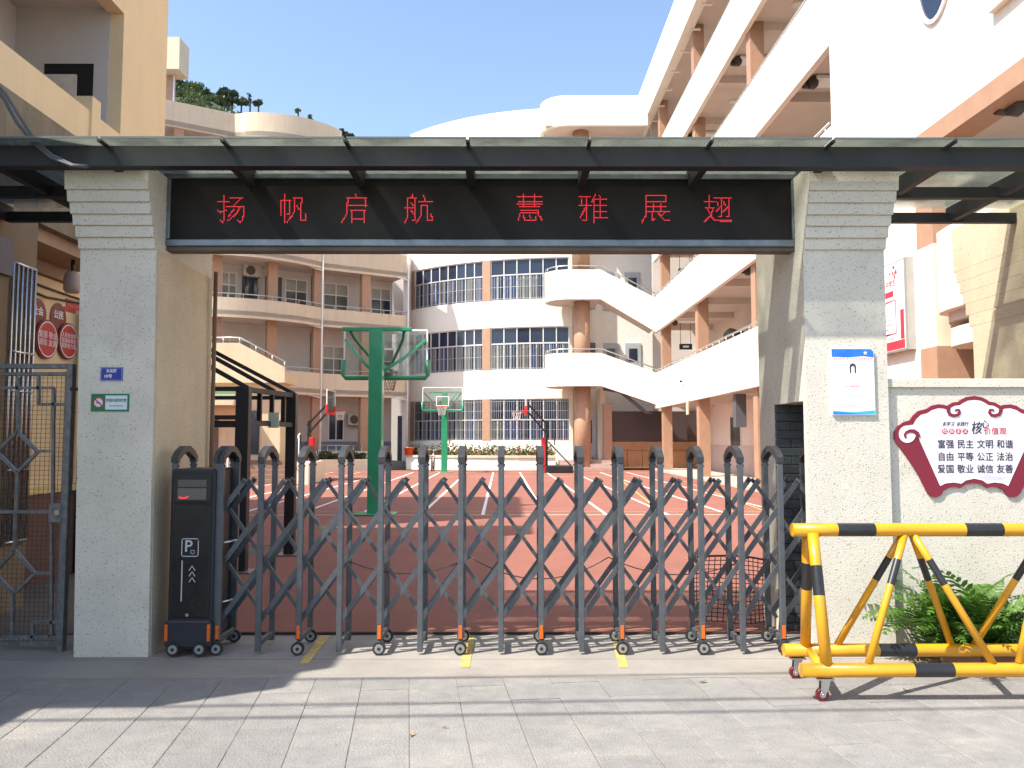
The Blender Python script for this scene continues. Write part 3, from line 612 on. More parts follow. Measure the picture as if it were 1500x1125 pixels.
ribbon([(u0 + .005, v0 - .02), (u0 + .005, v0 - .036), (u0 + .018, v0 - .046), (u0 + .031, v0 - .036), (u0 + .031, v0 - .02), (u0 + .005, v0 - .02)], F, .004, .0008, .0018).build("robot_mark", GR, du)
c1 = at(267, 821, 5.873); c2 = at(267, 881, 5.873)
MB().fbox(F, c1.x - .004, c1.x + .004, c2.z, c1.z, .0008, .0018).build("stripe_mark", GR, du)
for k in range(3):
    q = at(281.5, 829 + 8.5 * k, 5.873); ribbon([(q.x - .021, q.z - .032), (q.x, q.z), (q.x + .021, q.z - .032)], F, .007, .0008, .0018).build("arrow_mark", GR, du)
MB().cbox((-2.49 + UX), (-2.16 + UX), 5.862, 6.31, .06, .25, .012).build("skirt", mat("skirt_navy", (.016, .02, .03), .45, var=.2), du)
MB().tube([((-2.335 + UX), 5.862, .29), ((-2.335 + UX), 5.872, .29)], .012, 12).build("lock", INOX, du)
for x in ((-2.475 + UX), (-2.178 + UX)): MB().cbox(x - .011, x + .011, 5.853, 5.8615, .11, .225, .002).build("reflector", ORANGE, du)
for x in ((-2.42 + UX), (-2.235 + UX)): put("wheel", "wheel", du, x, 5.852, .01)
for z in (.36, .78): MB().tube([(gx(0), YG + .02, z), (gx(.35), YG + .1, z + .012)], .009, 8).build("bracket", INOX, gate)

# ================================================================== striped barrier
bar = thing("road_barrier", "yellow and black striped steel tube barrier on castors beside the wall", "barrier", (3.2, 5.03, 0))
yf, yb, ym = 4.885, 5.34, 5.11; zb = .175
zt = at(1300, 776, ym).z
def pipe(nm, p, q, r, cuts, n=18):
    """cuts: list of (t0, t1) black bands along 0..1"""
    p = Vector(p); q = Vector(q); ts = sorted({0., 1.} | {c for a in cuts for c in a if 0 < c < 1}); pts = [p + (q - p) * t_ for t_ in ts]; bands = []
    for a, b in zip(ts, ts[1:]): bands.append(1 if any(c0 - 1e-6 <= a and b <= c1 + 1e-6 for c0, c1 in cuts) else 0)
    return MB().tube(pts, r, n, bands=bands).build(nm, [YEL, BLK], bar)
BS = 1.0 / 4.81 * 4.80
def xb(x0, x1, lst): return [((a - x0) / (x1 - x0), (b - x0) / (x1 - x0)) for a, b in lst]
XE = 4.75
fx = lambda x: at(x, 982, yf).x
bx2 = lambda x: at(x, 953, yb).x
tx_ = lambda x: at(x, 776, ym).x
a0, a1 = tx_(1160), fx(1173); a2 = bx2(1148)
pipe("top_rail", (a0, ym, zt), (XE, ym, zt), .041, xb(a0, XE, [(tx_(1225) + .79 * k, tx_(1280) + .79 * k) for k in range(4)]))
pipe("bottom_rail", (a1, yf, zb), (XE, yf, zb), .041, xb(a1, XE, [(fx(1337) + 1.1 * k, fx(1395) + 1.1 * k) for k in range(3)]))
pipe("bottom_rail", (a2, yb, zb), (XE, yb, zb), .041, xb(a2, XE, [(bx2(1286) + 1.1 * k, bx2(1340) + 1.1 * k) for k in range(3)]))
for lf, lr, lt in ((fx(1211), bx2(1180), tx_(1188)), (XE - .14, XE - .14, XE - .16)):
    pipe("end_leg", (lf, yf, zb + .02), (lt, ym - .03, zt - .02), .034, [(.52, .75)]); pipe("end_leg", (lr, yb, zb + .02), (lt - .01, ym + .03, zt - .02), .034, [(.52, .75)])
    pipe("end_tie", (lf - .02, yf + .03, zb), (lr + .02, yb - .03, zb), .028, [])
for k in range(3):
    ax = tx_(1330) + .88 * k
    for y in (yf, yb):
        for s_ in (-1, 1): pipe("brace", (ax + s_ * .365, y, zb + .035), (ax + s_ * .03, ym + (.012 if y > ym else -.012), zt - .03), .022, [(.60, .80)], 14)
for x in (fx(1207), XE - .2):
    for y in (yf, yb):
        c = MB().cbox(x - .05, x + .05, y - .035, y + .035, zb - .052, zb - .043, .002).build("caster", INOX, bar)
        for s_ in (-.021, .016): MB().poly([(x - .022, y + s_, zb - .053), (x + .03, y + s_, zb - .053), (x + .018, y + s_, .075), (x - .004, y + s_, .03), (x - .022, y + s_, .03), (x - .028, y + s_, .06)], (0, 1, 0), .005).build("fork", INOX, c)
        mb = MB(); mb.tube([(x - .014, y - .014, .037), (x - .014, y + .014, .037)], .036, 20); mb.tube([(x - .014, y - .0155, .037), (x - .014, y + .0155, .037)], .018, 12, m=1); mb.tube([(x - .014, y - .026, .037), (x - .014, y + .026, .037)], .007, 8, m=1)
        mb.build("wheel", [mat("red_polyurethane", (.13, .010, .014), .35, var=.1), INOX], c)

# ================================================================== planting bed and fern
bed = thing("planting_bed", "low brick edged planting bed at the foot of the wall", "planter", (3.9, 5.7, 0))
BRK = mat("bed_brick", (.22, .12, .08), .85, var=.2, bump=.4, bscale=40, rnd=.18)
b0 = MB().cbox(0, .22, 0, .1, 0, .115, .006).build("brick", BRK); bm_ = b0.data; bpy.data.objects.remove(b0); bb = wl(bed)
for k in range(9): link("brick", bm_, bed, Vector((2.96 + .226 * k, 5.46 + random.uniform(-.008, .008), .06)) - bb, (0, 0, random.uniform(-.03, .03)))
mb = MB(); nx, ny = 40, 9
for j in range(ny):
    for i in range(nx): mb.v.append(Vector((2.76 + 2.2 * i / (nx - 1), 5.50 + .405 * j / (ny - 1), .085 + .03 * math.sin(i * 1.7 + j) * random.random() + random.uniform(-.012, .02) + (.05 if j > 5 and i > 18 else 0) + (-.08 if i < 4 else 0))))
for j in range(ny - 1):
    for i in range(nx - 1): mb.f.append([j * nx + i, j * nx + i + 1, (j + 1) * nx + i + 1, (j + 1) * nx + i]); mb.m.append(0); mb.sm.append(True)
mb.build("soil", mat("dry_soil", (.20, .15, .10), .95, var=.4, scale=14, bump=.9, bscale=40), bed)
lm = MB()
for k in range(150):
    x, y = random.uniform(2.85, 4.6), random.uniform(5.5, 5.9); s_ = random.uniform(.012, .035); a = random.uniform(0, 6.3)
    p = Vector((x, y, .12 + random.uniform(0, .02))); d = Vector((math.cos(a), math.sin(a), random.uniform(-.2, .4))) * s_; e = Vector((-math.sin(a), math.cos(a), random.uniform(-.3, .3))) * s_ * .4
    lm.add([p - d, p + e, p + d, p - e], [(0, 1, 2, 3)])
tag(lm.build("leaf_litter", mat("dry_leaf", (.24, .15, .07), .9, var=.3), bed, fix=False), kind="stuff")
def leafmat(name, col, tr=.35):
    m = mat(name, col, .5, var=.35, scale=5, rnd=.25); t_ = m.node_tree; b_ = t_.nodes["Principled BSDF"]; b_.inputs["Specular IOR Level"].default_value = .3
    tl = nn(t_, "ShaderNodeBsdfTranslucent"); src = b_.inputs["Base Color"].links[0].from_socket
    t_.links.new(src, tl.inputs[0]); mx = nn(t_, "ShaderNodeMixShader"); mx.inputs[0].default_value = tr; t_.links.new(b_.outputs[0], mx.inputs[1]); t_.links.new(tl.outputs[0], mx.inputs[2]); t_.links.new(mx.outputs[0], t_.nodes["Material Output"].inputs[0]); return m
FERN = leafmat("fern_green", (.095, .20, .03), .35)
def frond(L, droop, seed):
    rr = random.Random(seed); mb = MB(); n = 20; pts = []; p = Vector((0, 0, 0)); ang = R(72)
    for i in range(n + 1):
        pts.append(p.copy()); d = Vector((math.cos(ang), 0, math.sin(ang))); p = p + d * L / n; ang -= droop / n * (.6 + .9 * i / n)
    mb.tube(pts, [.0035 * (1 - .8 * i / n) for i in range(n + 1)], 3)
    for i in range(2, n + 1):
        t_ = i / n; wl_ = .075 * L / .45 * math.sin(math.pi * min(1, .12 + .86 * t_)) ** .8 + .008; d = (pts[i] - pts[i - 1]).normalized(); up = Vector((-d.z, 0, d.x))
        for s_ in (-1, 1):
            o = pts[i] + d * rr.uniform(-.004, .004); out = (Vector((0, s_, 0)) + d * .45 + up * rr.uniform(-.15, .2)).normalized() * wl_ * rr.uniform(.85, 1.1); hw = d * .0095 * L / .45
            mid = o + out * .5 + up * .004
            mb.add([o - hw * .7, mid - hw, o + out - up * .006, mid + hw, o + hw * .7], [(0, 1, 2, 3, 4)])
    return mb
FM = []
for i in range(6):
    o = frond(.42 + .06 * i, 1.0 + .35 * (i % 3), i).build("frond", FERN, None, fix=False)
    off = o.location.copy()
    for v in o.data.vertices: v.co += off
    FM.append(o.data); bpy.data.objects.remove(o)
fern = thing("fern_plant", "large bushy green fern growing in the bed behind the barrier", "fern", (2.98, 5.66, .08))
for k in range(110):
    a = random.uniform(0, 2 * math.pi); r_ = random.random() ** .6 * .17
    x = math.cos(a) * r_ * 1.5 + .12; y = math.sin(a) * r_ * .45
    o = link("frond", FM[random.randrange(6)], fern, (x, y, random.uniform(-.02, .05)), (random.uniform(-.35, .35), random.uniform(-.35, .35), (a if k % 3 else random.choice((0, math.pi))) + random.uniform(-.7, .7)))
    s_ = random.uniform(.7, 1.12); o.scale = (s_, s_, s_)
for (x, y, n_, lab, s_) in ((3.62, 5.72, 9, "small fern sprig beside the wall, to the right of the large fern", .42), ):
    f2 = thing("fern_plant", lab, "fern", (x, y, .1))
    for k in range(n_): link("frond", FM[k % 6], f2, (random.uniform(-.05, .05), random.uniform(-.03, .03), 0), (0, random.uniform(-.1, .3), 2 * math.pi * k / n_)).scale = (s_, s_, s_)

# ================================================================== loose net behind the gate
net = MB(); a = at(1016, 818, 6.75); b = at(1122, 935, 6.75); NU, NV = 15, 15
def npt(u, v): return Vector((a.x + (b.x + .05 - a.x) * u, 6.75 + .06 * math.sin(u * 7 + v * 2) + .12 * (1 - v) * .5, .03 + (a.z - .03) * v + .03 * math.sin(u * 4) * v))
for i in range(NU + 1): net.tube([npt(i / NU, j / 8) for j in range(9)], .0035, 4)
for j in range(NV + 1): net.tube([npt(i / 8, j / NV) for i in range(9)], .0035 if j < NV else .008, 4)
tag(net.build("sports_net", BLACKP), "black knotted sports net standing on the court behind the gate's far end", "net")
# ================================================================== left side: gatehouse, near building, pedestrian gate
nb = thing("stair_building", "orange cream building with open recessed balcony towering over the entrance", "building", (-6.5, 9, 0))
XF = -5.0
def nbx(nm, m, *a): return MB().box(*a).build(nm, m, nb)
nbx("wall", ORCREAM, -6.4, XF, 10.32, 11.65, 3.4, 8.2)             # end pier
nbx("wall", ORCREAM, -9, -6.401, 5.0, 11.65, -.05, 7.3)
nbx("wall", ORCREAM, -13, -8, 11.7, 17.4, -.05, 12.6)  # unseen mass added to cast the farther shadow on the court
nbx("parapet_wall", ORCREAM, XF - .16, XF, 5.0, 10.319, 3.4, 5.44)
nbx("parapet_cap", ORCREAM, XF - .19, XF + .03, 9.55, 9.75, 5.0, 5.62)
nbx("lintel_wall", ORCREAM, XF - .2, XF, 5.0, 10.319, 7.05, 7.5)
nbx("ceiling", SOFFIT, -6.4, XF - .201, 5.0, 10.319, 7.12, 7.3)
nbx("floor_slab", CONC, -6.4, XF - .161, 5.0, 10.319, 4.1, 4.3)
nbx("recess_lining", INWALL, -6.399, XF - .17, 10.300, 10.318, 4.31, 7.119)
nbx("recess_lining", INWALL, -6.4, -6.385, 5.0, 10.298, 4.31, 7.119)
a = at(65, 93, 10.29); b = at(137, 93, 10.29)
dr = nbx("doorway", DARKV, a.x, b.x, 10.292, 10.2995, 4.31, a.z)
MB().box(a.x + .03, b.x - .2, 10.25, 10.285, 4.31, a.z - .16).build("door_leaf", mat("weathered_cream_board", (.60, .53, .43), .8, var=.2, scale=6), dr)
nbx("wall", ORCREAM, -9, XF, 3.5, 3.995, -.05, 5.8)  # unseen front blocks, heights stepped to shape the shade on gate and paving
nbx("wall", ORCREAM, -9, XF, 4.0, 4.395, -.05, 6.3)
nbx("wall", ORCREAM, -9, XF, 4.4, 4.995, -.05, 7.45)
nbx("wall", ORCREAM, -9, XF, -2, 3.495, -.05, 3.5)
# ground floor side with the round slogans
t = thing("slogan_wall", "cream courtyard wall with red round slogan plaques seen past the side gate", "wall", (-5.1, 9.6, 0))
WALLC = mat("courtyard_cream", (.76, .58, .33), .8, var=.05, scale=2)
MB().box(-5.4, -5.02, 7.75, 11.6, -.05, 3.28).build("wall_panel", WALLC, t)
MB().box(-5.42, -4.95, 7.75, 11.6, .0, .95).build("plinth", mat("brown_plinth", (.13, .06, .045), .7, var=.2), t)
MB().box(-5.42, -4.93, 7.75, 11.6, .951, 1.02).build("plinth_ledge", mat("yellow_ledge", (.72, .55, .22), .7), t)
MB().tube([(-5.0, 7.8, 3.12), (-5.0, 8.8, 3.06), (-5.0, 9.6, 3.12), (-5.0, 11.5, 3.1)], .012, 6).build("wall_cable", BLACKP, t)
MB().tube([(-5.0, 7.8, 3.18), (-5.0, 9, 3.16), (-5.0, 11.5, 3.15)], .012, 6).build("wall_cable", BLACKP, t)
FW = FR((-5.02, 0, 0), (0, -1, 0))              # u runs towards the street, n to +X
FW = FR((-5.02, 0, 0), (0, 1, 0), (0, 0, 1), (1, 0, 0))
MAR = mat("maroon_plaque", (.20, .035, .03), .5); REDPL = mat("plaque_red", (.50, .03, .025), .5, var=.05); 
def wx(x, y):                                    # pixel on that wall
    d = ray(x, y); p = Vector((0, 0, CH)) + d * (-5.0 / d.x); return p.y, p.z
cen = []
for i, (cx, cy, ry, txt) in enumerate(((67.5, 497, 29, "爱国 敬业\n诚信 友善"), (98.5, 500, 27, "人民有信仰\n民族有希望\n国家有力量"))):
    y_, z_ = wx(cx, cy); rv = ry * y_ / 1200; cen.append((y_, z_, rv))
    MB().poly(oval(FW, y_, z_, rv * .98, rv, .012), FW.n, .02).build("plaque", MAR, t)
    p_ = MB().poly(oval(FW, y_, z_, rv * .9, rv * .92, .033), FW.n, .006).build("plaque_disc", REDPL, t)
    ribbon([(y_ + rv * .86 * math.cos(q), z_ + rv * .88 * math.sin(q)) for q in [k * math.pi / 16 for k in range(33)]], FW, .012, .0395, .041).build("plaque_ring", WHT, t)
    FWr = FR((-5.02, 0, 0), (0, 1, 0), (0, 0, 1), (1, 0, 0))
    lettering(txt, .082 if i == 0 else .06, FWr, y_, z_, .041, WHT, t, bold=.0)
for cx, cy, s_ in ((57, 460, "社会"), (87, 466, "公民")):
    y_, z_ = wx(cx, cy); MB().poly(oval(FW, y_, z_, .16, .17, .004), FW.n, .006).build("plaque", MAR, t); lettering(s_, .1, FW, y_, z_ + .03, .0115, WHT, t, bold=.002)
y_, z_ = wx(108, 449)
for k, (dy, dz, l) in enumerate(((0, .05, .3), (.05, 0, .36), (-.05, -.05, .25))): ribbon([(y_ - l / 2 + dy, z_ + dz), (y_ + l / 2 + dy, z_ + dz)], FW, .045, .002, .008).build("cloud_motif", REDPL, t)

gh = thing("gatehouse", "shaded gatehouse with weathered concrete fascia beside the side gate", "building", (-4.8, 7, 0))
WEATH = mat("weathered_render", (.21, .175, .115), .9, var=.3, scale=3, stretch=.35, bump=.4, bscale=40, dirt=.6)
MB().box(-5.0, -4.4, 3.5, 9.2, 3.55, 4.6).build("fascia", WEATH, gh)
MB().box(-4.99, -4.4, 6.95, 7.56, -.05, 3.549).build("pier", mat("tan_render", (.20, .15, .095), .85, var=.12, scale=2.5), gh)
MB().box(-4.9, -4.43, 5.2, 6.949, -.05, 3.549).build("wall", mat("dark_shopfront", (.03, .028, .03), .5, var=.3), gh)
MB().box(-4.42, -4.36, 6.0, 7.14, 2.95, 3.27).build("sign_panel", mat("dark_blue_panel", (.012, .014, .06), .35, var=.1), gh)
MB().box(-4.425, -4.41, 6.0, 7.09, .2, 2.7).build("door", mat("dark_glass_door", (.01, .012, .014), .12, var=.2), gh)
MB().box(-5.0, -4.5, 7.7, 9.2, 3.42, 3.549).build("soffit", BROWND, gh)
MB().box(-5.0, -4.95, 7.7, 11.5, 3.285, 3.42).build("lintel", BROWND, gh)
t = thing("wall_lamp", "pale jar shaped lamp under the gatehouse soffit beside the pillar", "lamp", (-4.62, 8.6, 3.1))
p = at(107, 390, 8.6); p = Vector((-4.62, 8.6, 3.2))
MB().tube([p + Vector((0, 0, .22)), p + Vector((0, 0, .08))], .02, 8).build("stem", BLACKP, t)
MB().tube([p + Vector((0, 0, z)) for z in (.1, .07, .02, -.1, -.13)], [.04, .075, .085, .085, .06], 14).build("shade", mat("lamp_opal", (.40, .31, .25), .4), t)
t = thing("steel_grille", "stainless barred window grille standing out from the gatehouse pier", "grille", (-4.42, 7.9, .5))
GY0, GY1 = 7.18, 7.52
for k in range(6): MB().tube([(-4.38, GY0 + (GY1 - GY0) * k / 5, .6), (-4.38, GY0 + (GY1 - GY0) * k / 5, 3.1)], .012, 8).build("bar", INOX, t)
for z in (.62, 1.25, 1.95, 2.3, 3.09): MB().tube([(-4.38, GY0, z), (-4.38, GY1, z)], .014, 8).build("cross_rail", INOX, t)

# cable bundle drooping over the canopy
t = MB(); P0 = at(-15, 118, 5.6)
for k in range(3):
    o = Vector((.012 * k, 0, .015 * (k % 2)))
    pts = [at(-30, 100, 5.62) + o, at(5, 143, 5.58) + o * 1.5, at(25, 180, 5.53) + o * 2, at(50, 210, 5.50) + o, at(75, 231, 5.47) + o, at(105, 243, 5.45) + o * .5, at(128, 244, 5.45) + o * .3]
    t.tube(pts, .012 - .002 * k, 7)
tag(t.build("cable_bundle", mat("cable_grey", (.06, .065, .07), .55, var=.3)), "thick grey cables drooping down to the head of the shaded pillar", "cable")
pts = [at(112, 205, 6.2), at(130, 203, 6.2), at(150, 204, 6.2), at(172, 209, 6.2), at(190, 213, 6.2)]
tag(MB().tube(pts, .012, 7).build("hose", mat("pale_hose", (.45, .46, .47), .5)), "thin pale hose arching above the canopy by the orange building", "hose")

# --- pedestrian gate
pg = thing("side_gate", "worn grey steel side gate with diamond pattern and wire mesh", "gate", (-3.5, 6, 0))
yg = 6.02
def gp(x, y): p = at(x, y, yg); return p.x, p.z
def gbar(nm, pts, w_=.028, d=.03, yy=yg):
    q = [gp(*p) for p in pts]; mb = MB()
    for (x0_, z0_), (x1_, z1_) in zip(q, q[1:]): mb.bar((x0_, yy, z0_), (x1_, yy, z1_), w_, d, (0, 1, 0))
    return mb.build(nm, GREYST, pg)
tx, tz = gp(104, 540)
MB().cbox(tx - .022, tx + .022, yg - .02, yg + .04, 0, gp(104, 533)[1], .003).build("post", GREYST, pg)
MB().cbox(-4.38, tx - .023, yg - .018, yg + .03, gp(50, 540)[1], gp(50, 533)[1], .003).build("head_rail", GREYST, pg)
xl = -4.36; xr = gp(96, 700)[0]
zb_ = gp(50, 947)[1]; zt_ = gp(50, 545)[1]
MB().cbox(xl, xr, yg, yg + .032, zt_ - .028, zt_, .003).build("leaf_rail", GREYST, pg); MB().cbox(xl, xr, yg, yg + .032, zb_, zb_ + .032, .003).build("leaf_rail", GREYST, pg)
MB().cbox(xr - .032, xr, yg + .001, yg + .031, zb_ + .033, zt_ - .029, .003).build("leaf_stile", GREYST, pg); MB().cbox(xl, xl + .032, yg + .001, yg + .031, zb_ + .033, zt_ - .029, .003).build("leaf_stile", GREYST, pg)
mz = gp(50, 750)[1]
MB().cbox(xl + .033, xr - .033, yg + .002, yg + .03, mz - .013, mz + .013, .003).build("middle_rail", GREYST, pg)
for pts in ([(76, 752), (77, 568)], [(77, 568), (0, 568)], [(55, 548), (55, 592), (97, 592)], [(74, 738), (74, 930)], [(0, 933), (70, 933)], [(45, 944), (47, 912), (92, 912)],
            [(24, 552), (25, 632)], [(24, 692), (22, 748)], [(21, 752), (20, 806)], [(17, 870), (16, 930)], [(54, 661), (75, 661)], [(48, 840), (73, 840)]):
    gbar("frame_bar", pts, .02, .022, yg + .014)
for cy0, cy1, cy2, cx in ((632, 662, 692, 24), (806, 840, 870, 20)):
    for pts in ([(cx, cy0), (cx + 30, cy1)], [(cx + 30, cy1), (cx, cy2)], [(cx, cy2), (cx - 30, cy1)], [(cx - 30, cy1), (cx, cy0)]): gbar("diamond_bar", pts, .022, .024, yg + .012)
lx, lz = gp(84, 750)
MB().cbox(lx - .05, lx + .045, yg - .03, yg - .001, lz - .075, lz + .065, .005).build("lock_case", GREYST, pg)
MB().tube([(lx + .02, yg - .045, lz), (lx + .02, yg - .03, lz)], .02, 12).build("lock_cylinder", INOX, pg)
for yy in (570, 722): q = gp(112, yy); MB().cbox(q[0] - .04, q[0] + .02, yg - .02, yg + .0, q[1] - .012, q[1] + .012, .002).build("hinge", STEEL, pg)
msh = MB(); s_ = .034
for i in range(int((xr - xl) / s_)): msh.box(xl + i * s_ - .0012, xl + i * s_ + .0012, yg + .034, yg + .0364, zb_, zt_)
for j in range(int((zt_ - zb_) / s_)): msh.box(xl, xr, yg + .0365, yg + .0389, zb_ + j * s_ - .0012, zb_ + j * s_ + .0012)
tag(msh.build("wire_mesh", mat("mesh_wire", (.05, .045, .04), .6), pg), kind="stuff")
# ================================================================== school block along the right of the court
rb = thing("school_block", "long white school block with open galleries along the right of the court", "building", (9, 28, 0))
XR = 7.3
BANDS = [(3.1, 4.85), (6.88, 8.62), (10.5, 12.25), (14.2, 15.95)]; ROOF = (18.05, 20.2)
def rbx(nm, m, *a): return MB().box(*a).build(nm, m, rb)
for z0, z1 in BANDS:
    rbx("parapet", CREAMW, XR, XR + .16, 18.06, 41.0, z0, z1)
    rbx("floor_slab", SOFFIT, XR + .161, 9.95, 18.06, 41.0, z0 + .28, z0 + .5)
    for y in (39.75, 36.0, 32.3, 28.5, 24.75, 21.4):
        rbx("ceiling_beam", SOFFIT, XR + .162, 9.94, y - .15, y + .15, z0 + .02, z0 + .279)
    # rail
    r_ = MB().tube([(XR + .08, 18.32, z1 + .17), (XR + .08, 41.0, z1 + .17)], .03, 8).build("handrail", RAILM, rb)
    y = 18.6
    while y < 41: MB().tube([(XR + .08, y, z1), (XR + .08, y, z1 + .15)], .022, 6).build("rail_post", RAILM, r_); y += .9
rbx("roof_band", CREAMW, XR - .25, XR + .16, 16.0, 45.0, *ROOF)
rbx("roof_slab", SOFFIT, XR + .161, 14, 16.0, 45.0, ROOF[0] + .3, ROOF[0] + .6)
for y in [18.6 + 1.9 * k for k in range(13)]: rbx("drain_spout", CREAMW, XR + .0, XR + .42, y - .06, y + .06, ROOF[0] - .06, ROOF[0] - .001)
for lv, (z0, z1) in enumerate([(0, 3.38)] + [(a[0] + .5, b[0] + .28) for a, b in zip(BANDS, BANDS[1:] + [ROOF])]):
    for y in (39.75, 32.3, 24.75):
        rbx("column", BROWN, XR + .17, XR + .6, y - .22, y + .22, z0, z1 - .01)
rbx("gallery_wall", mat("gallery_pink_white", (.74, .62, .55), .8, var=.05), 9.95, 10.15, 18.06, 44.9, -.05, 18.3)
rbx("end_wall", INWALL, XR + .2, 9.949, 42.2, 42.4, -.05, 18.3)
# solid bay
rbx("wall", CREAMW, XR, 14, 14.42, 18.05, -.05, 18.049)
# round window high in the solid bay
FRW = FR((XR, 0, 0), (0, 1, 0), (0, 0, 1), (-1, 0, 0))
def rx(x, y, X=XR): d = ray(x, y); p = Vector((0, 0, CH)) + d * (X / d.x); return p.y, p.z
yc, zc = rx(1372, 28)
wn = MB().poly(oval(FRW, yc, zc + .95, .55, .95, .002, 36), FRW.n, .02).build("round_window", PANE, rb)
ribbon([(yc + .56 * math.cos(q), zc + .95 + .96 * math.sin(q)) for q in [k * math.pi / 18 for k in range(37)]], FRW, .07, .0, .05).build("window_frame", FRAMEW, wn)
# near bay with rounded balcony
rbx("wall", CREAMW, XR + .001, 14, 9.0, 14.419, 6.94, 18.048)
rbx("wall", CREAM, XR - .12, XR + .0, 9.0, 11.85, 7.9, 18.0)
rbx("beam", BROWN, XR + .0, XR + .5, 9.0, 14.419, 6.6, 6.939)
pier = rbx("pier", CREAM, XR + .002, XR + .7, 13.86, 14.418, 3.12, 4.9)
rbx("pier", BROWN, XR + .002, XR + .7, 13.86, 14.418, 4.901, 6.599); rbx("pier", BROWN, XR + .002, XR + .7, 13.86, 14.418, -.05, 3.119)
rbx("gallery_wall", INWALL, 9.5, 9.7, 9.0, 14.419, -.05, 6.9); rbx("ceiling", SOFFIT, XR + .501, 9.499, 9.0, 14.419, 6.75, 6.93)
pth = [(XR + .6, 13.78), (XR + .3, 13.74), (XR + .08, 13.6), (XR - .05, 13.35), (XR - .1, 13.0), (XR - .1, 9.0)]
MB().strip(pth, 3.62, 4.95, -.14).build("parapet", CREAMW, rb); 
MB().poly([(p[0], p[1], 3.45) for p in pth] + [(XR + 2.2, 9.0, 3.45), (XR + 2.2, 13.78, 3.45)], (0, 0, 1), .16).build("balcony_slab", SOFFIT, rb)
MB().poly([(p[0] + .02, p[1] - .01, 3.05) for p in pth] + [(XR + .6, 9.0, 3.05)], (0, 0, 1), .3).build("balcony_cornice", CREAM, rb)
MB().tube([(p[0] + .05, p[1] - .04, 5.12) for p in pth], .03, 8).build("handrail", RAILM, rb)
# ground-floor walkway and fittings
wkw = MB().box(XR - .05, 10, 18, 42, -.05, .1).build("walkway", mat("walkway_tile", (.5, .42, .36), .6), rb)
rbx("dado", mat("pink_dado", (.60, .47, .43), .6), 9.93, 9.949, 18.06, 42, .1, 1.3)
for y0, y1 in ((27.6, 29.4), (21.4, 23.4), (35, 36.6)):
    w_ = MB().box(9.90, 9.948, y0, y1, 1.2, 2.6).build("window", FRAMEW, rb)
    for k in range(2):
        a_ = y0 + .06 + k * (y1 - y0 - .06) / 2; MB().box(9.885, 9.899, a_, a_ + (y1 - y0) / 2 - .09, 1.27, 2.53).build("pane", PANEG, w_)
for y0 in (30.4, 24.0): rbx("door", mat("maroon_door", (.055, .015, .013), .5), 9.90, 9.947, y0, y0 + .9, .1, 2.3)
for lv in range(4):
    zf = BANDS[lv][0] + .5
    for y0 in (19.5, 23.2, 27, 30.7, 34.4, 38):
        if (lv + int(y0)) % 3 == 0: rbx("door", mat("maroon_door", (.055, .015, .013), .5), 9.90, 9.947, y0, y0 + .95, zf, zf + 2.2)
        w_ = MB().box(9.90, 9.948, y0 + 1.3, y0 + 2.9, zf + 1.0, zf + 2.4).build("window", FRAMEW, rb)
        for k in range(2): MB().box(9.885, 9.899, y0 + 1.36 + .76 * k, y0 + 2.06 + .76 * k, zf + 1.06, zf + 2.34).build("pane", PANEG, w_)
# lower dark duct hung from the first gallery
tag(MB().box(XR + .2, XR + .55, 27.0, 27.35, 1.95, 3.05).build("duct_box", mat("duct_grey", (.09, .09, .10), .6)), "dark grey box hanging below the first gallery by the nearest column", "duct")
tag(MB().cbox(XR - .08, XR - .001, 33.1, 33.3, 2.55, 3.35, .01).build("wall_speaker", mat("speaker_cream", (.62, .52, .38), .6)), "slim cream loudspeaker on the edge of the first gallery", "speaker")
t = thing("security_camera", "small dark camera on the first gallery parapet", "camera", (XR - .1, 34, 4))
MB().tube([(XR, 34, 4.0), (XR - .12, 34, 4.0)], .02, 8).build("arm", WHITEP, t); MB().tube([(XR - .12, 34.1, 3.98), (XR - .14, 33.85, 3.95)], .05, 10).build("camera_head", BLACKP, t)
# blackboard wall with wooden cabinets at the far corner
t = thing("display_board", "dark brown display board above wooden cabinets at the court's far corner", "board", (6.5, 42.1, 0))
DB = mat("dark_board", (.055, .035, .032), .6, var=.1); WD = mat("cabinet_wood", (.35, .17, .075), .55, var=.18, scale=2)
MB().box(5.3, 9.9, 42.0, 42.19, 1.45, 3.0).build("board", DB, t)
for k in range(6): MB().box(5.32 + .76 * k, 6.06 + .76 * k, 41.96, 42.19, .1, 1.0).build("cabinet_door", WD, t)
MB().box(5.3, 9.9, 41.98, 42.19, 1.02, 1.44).build("cabinet_top_panel", WD, t)
MB().box(4.85, 5.29, 41.9, 42.19, .0, 3.4).build("side_post", BROWN, t)
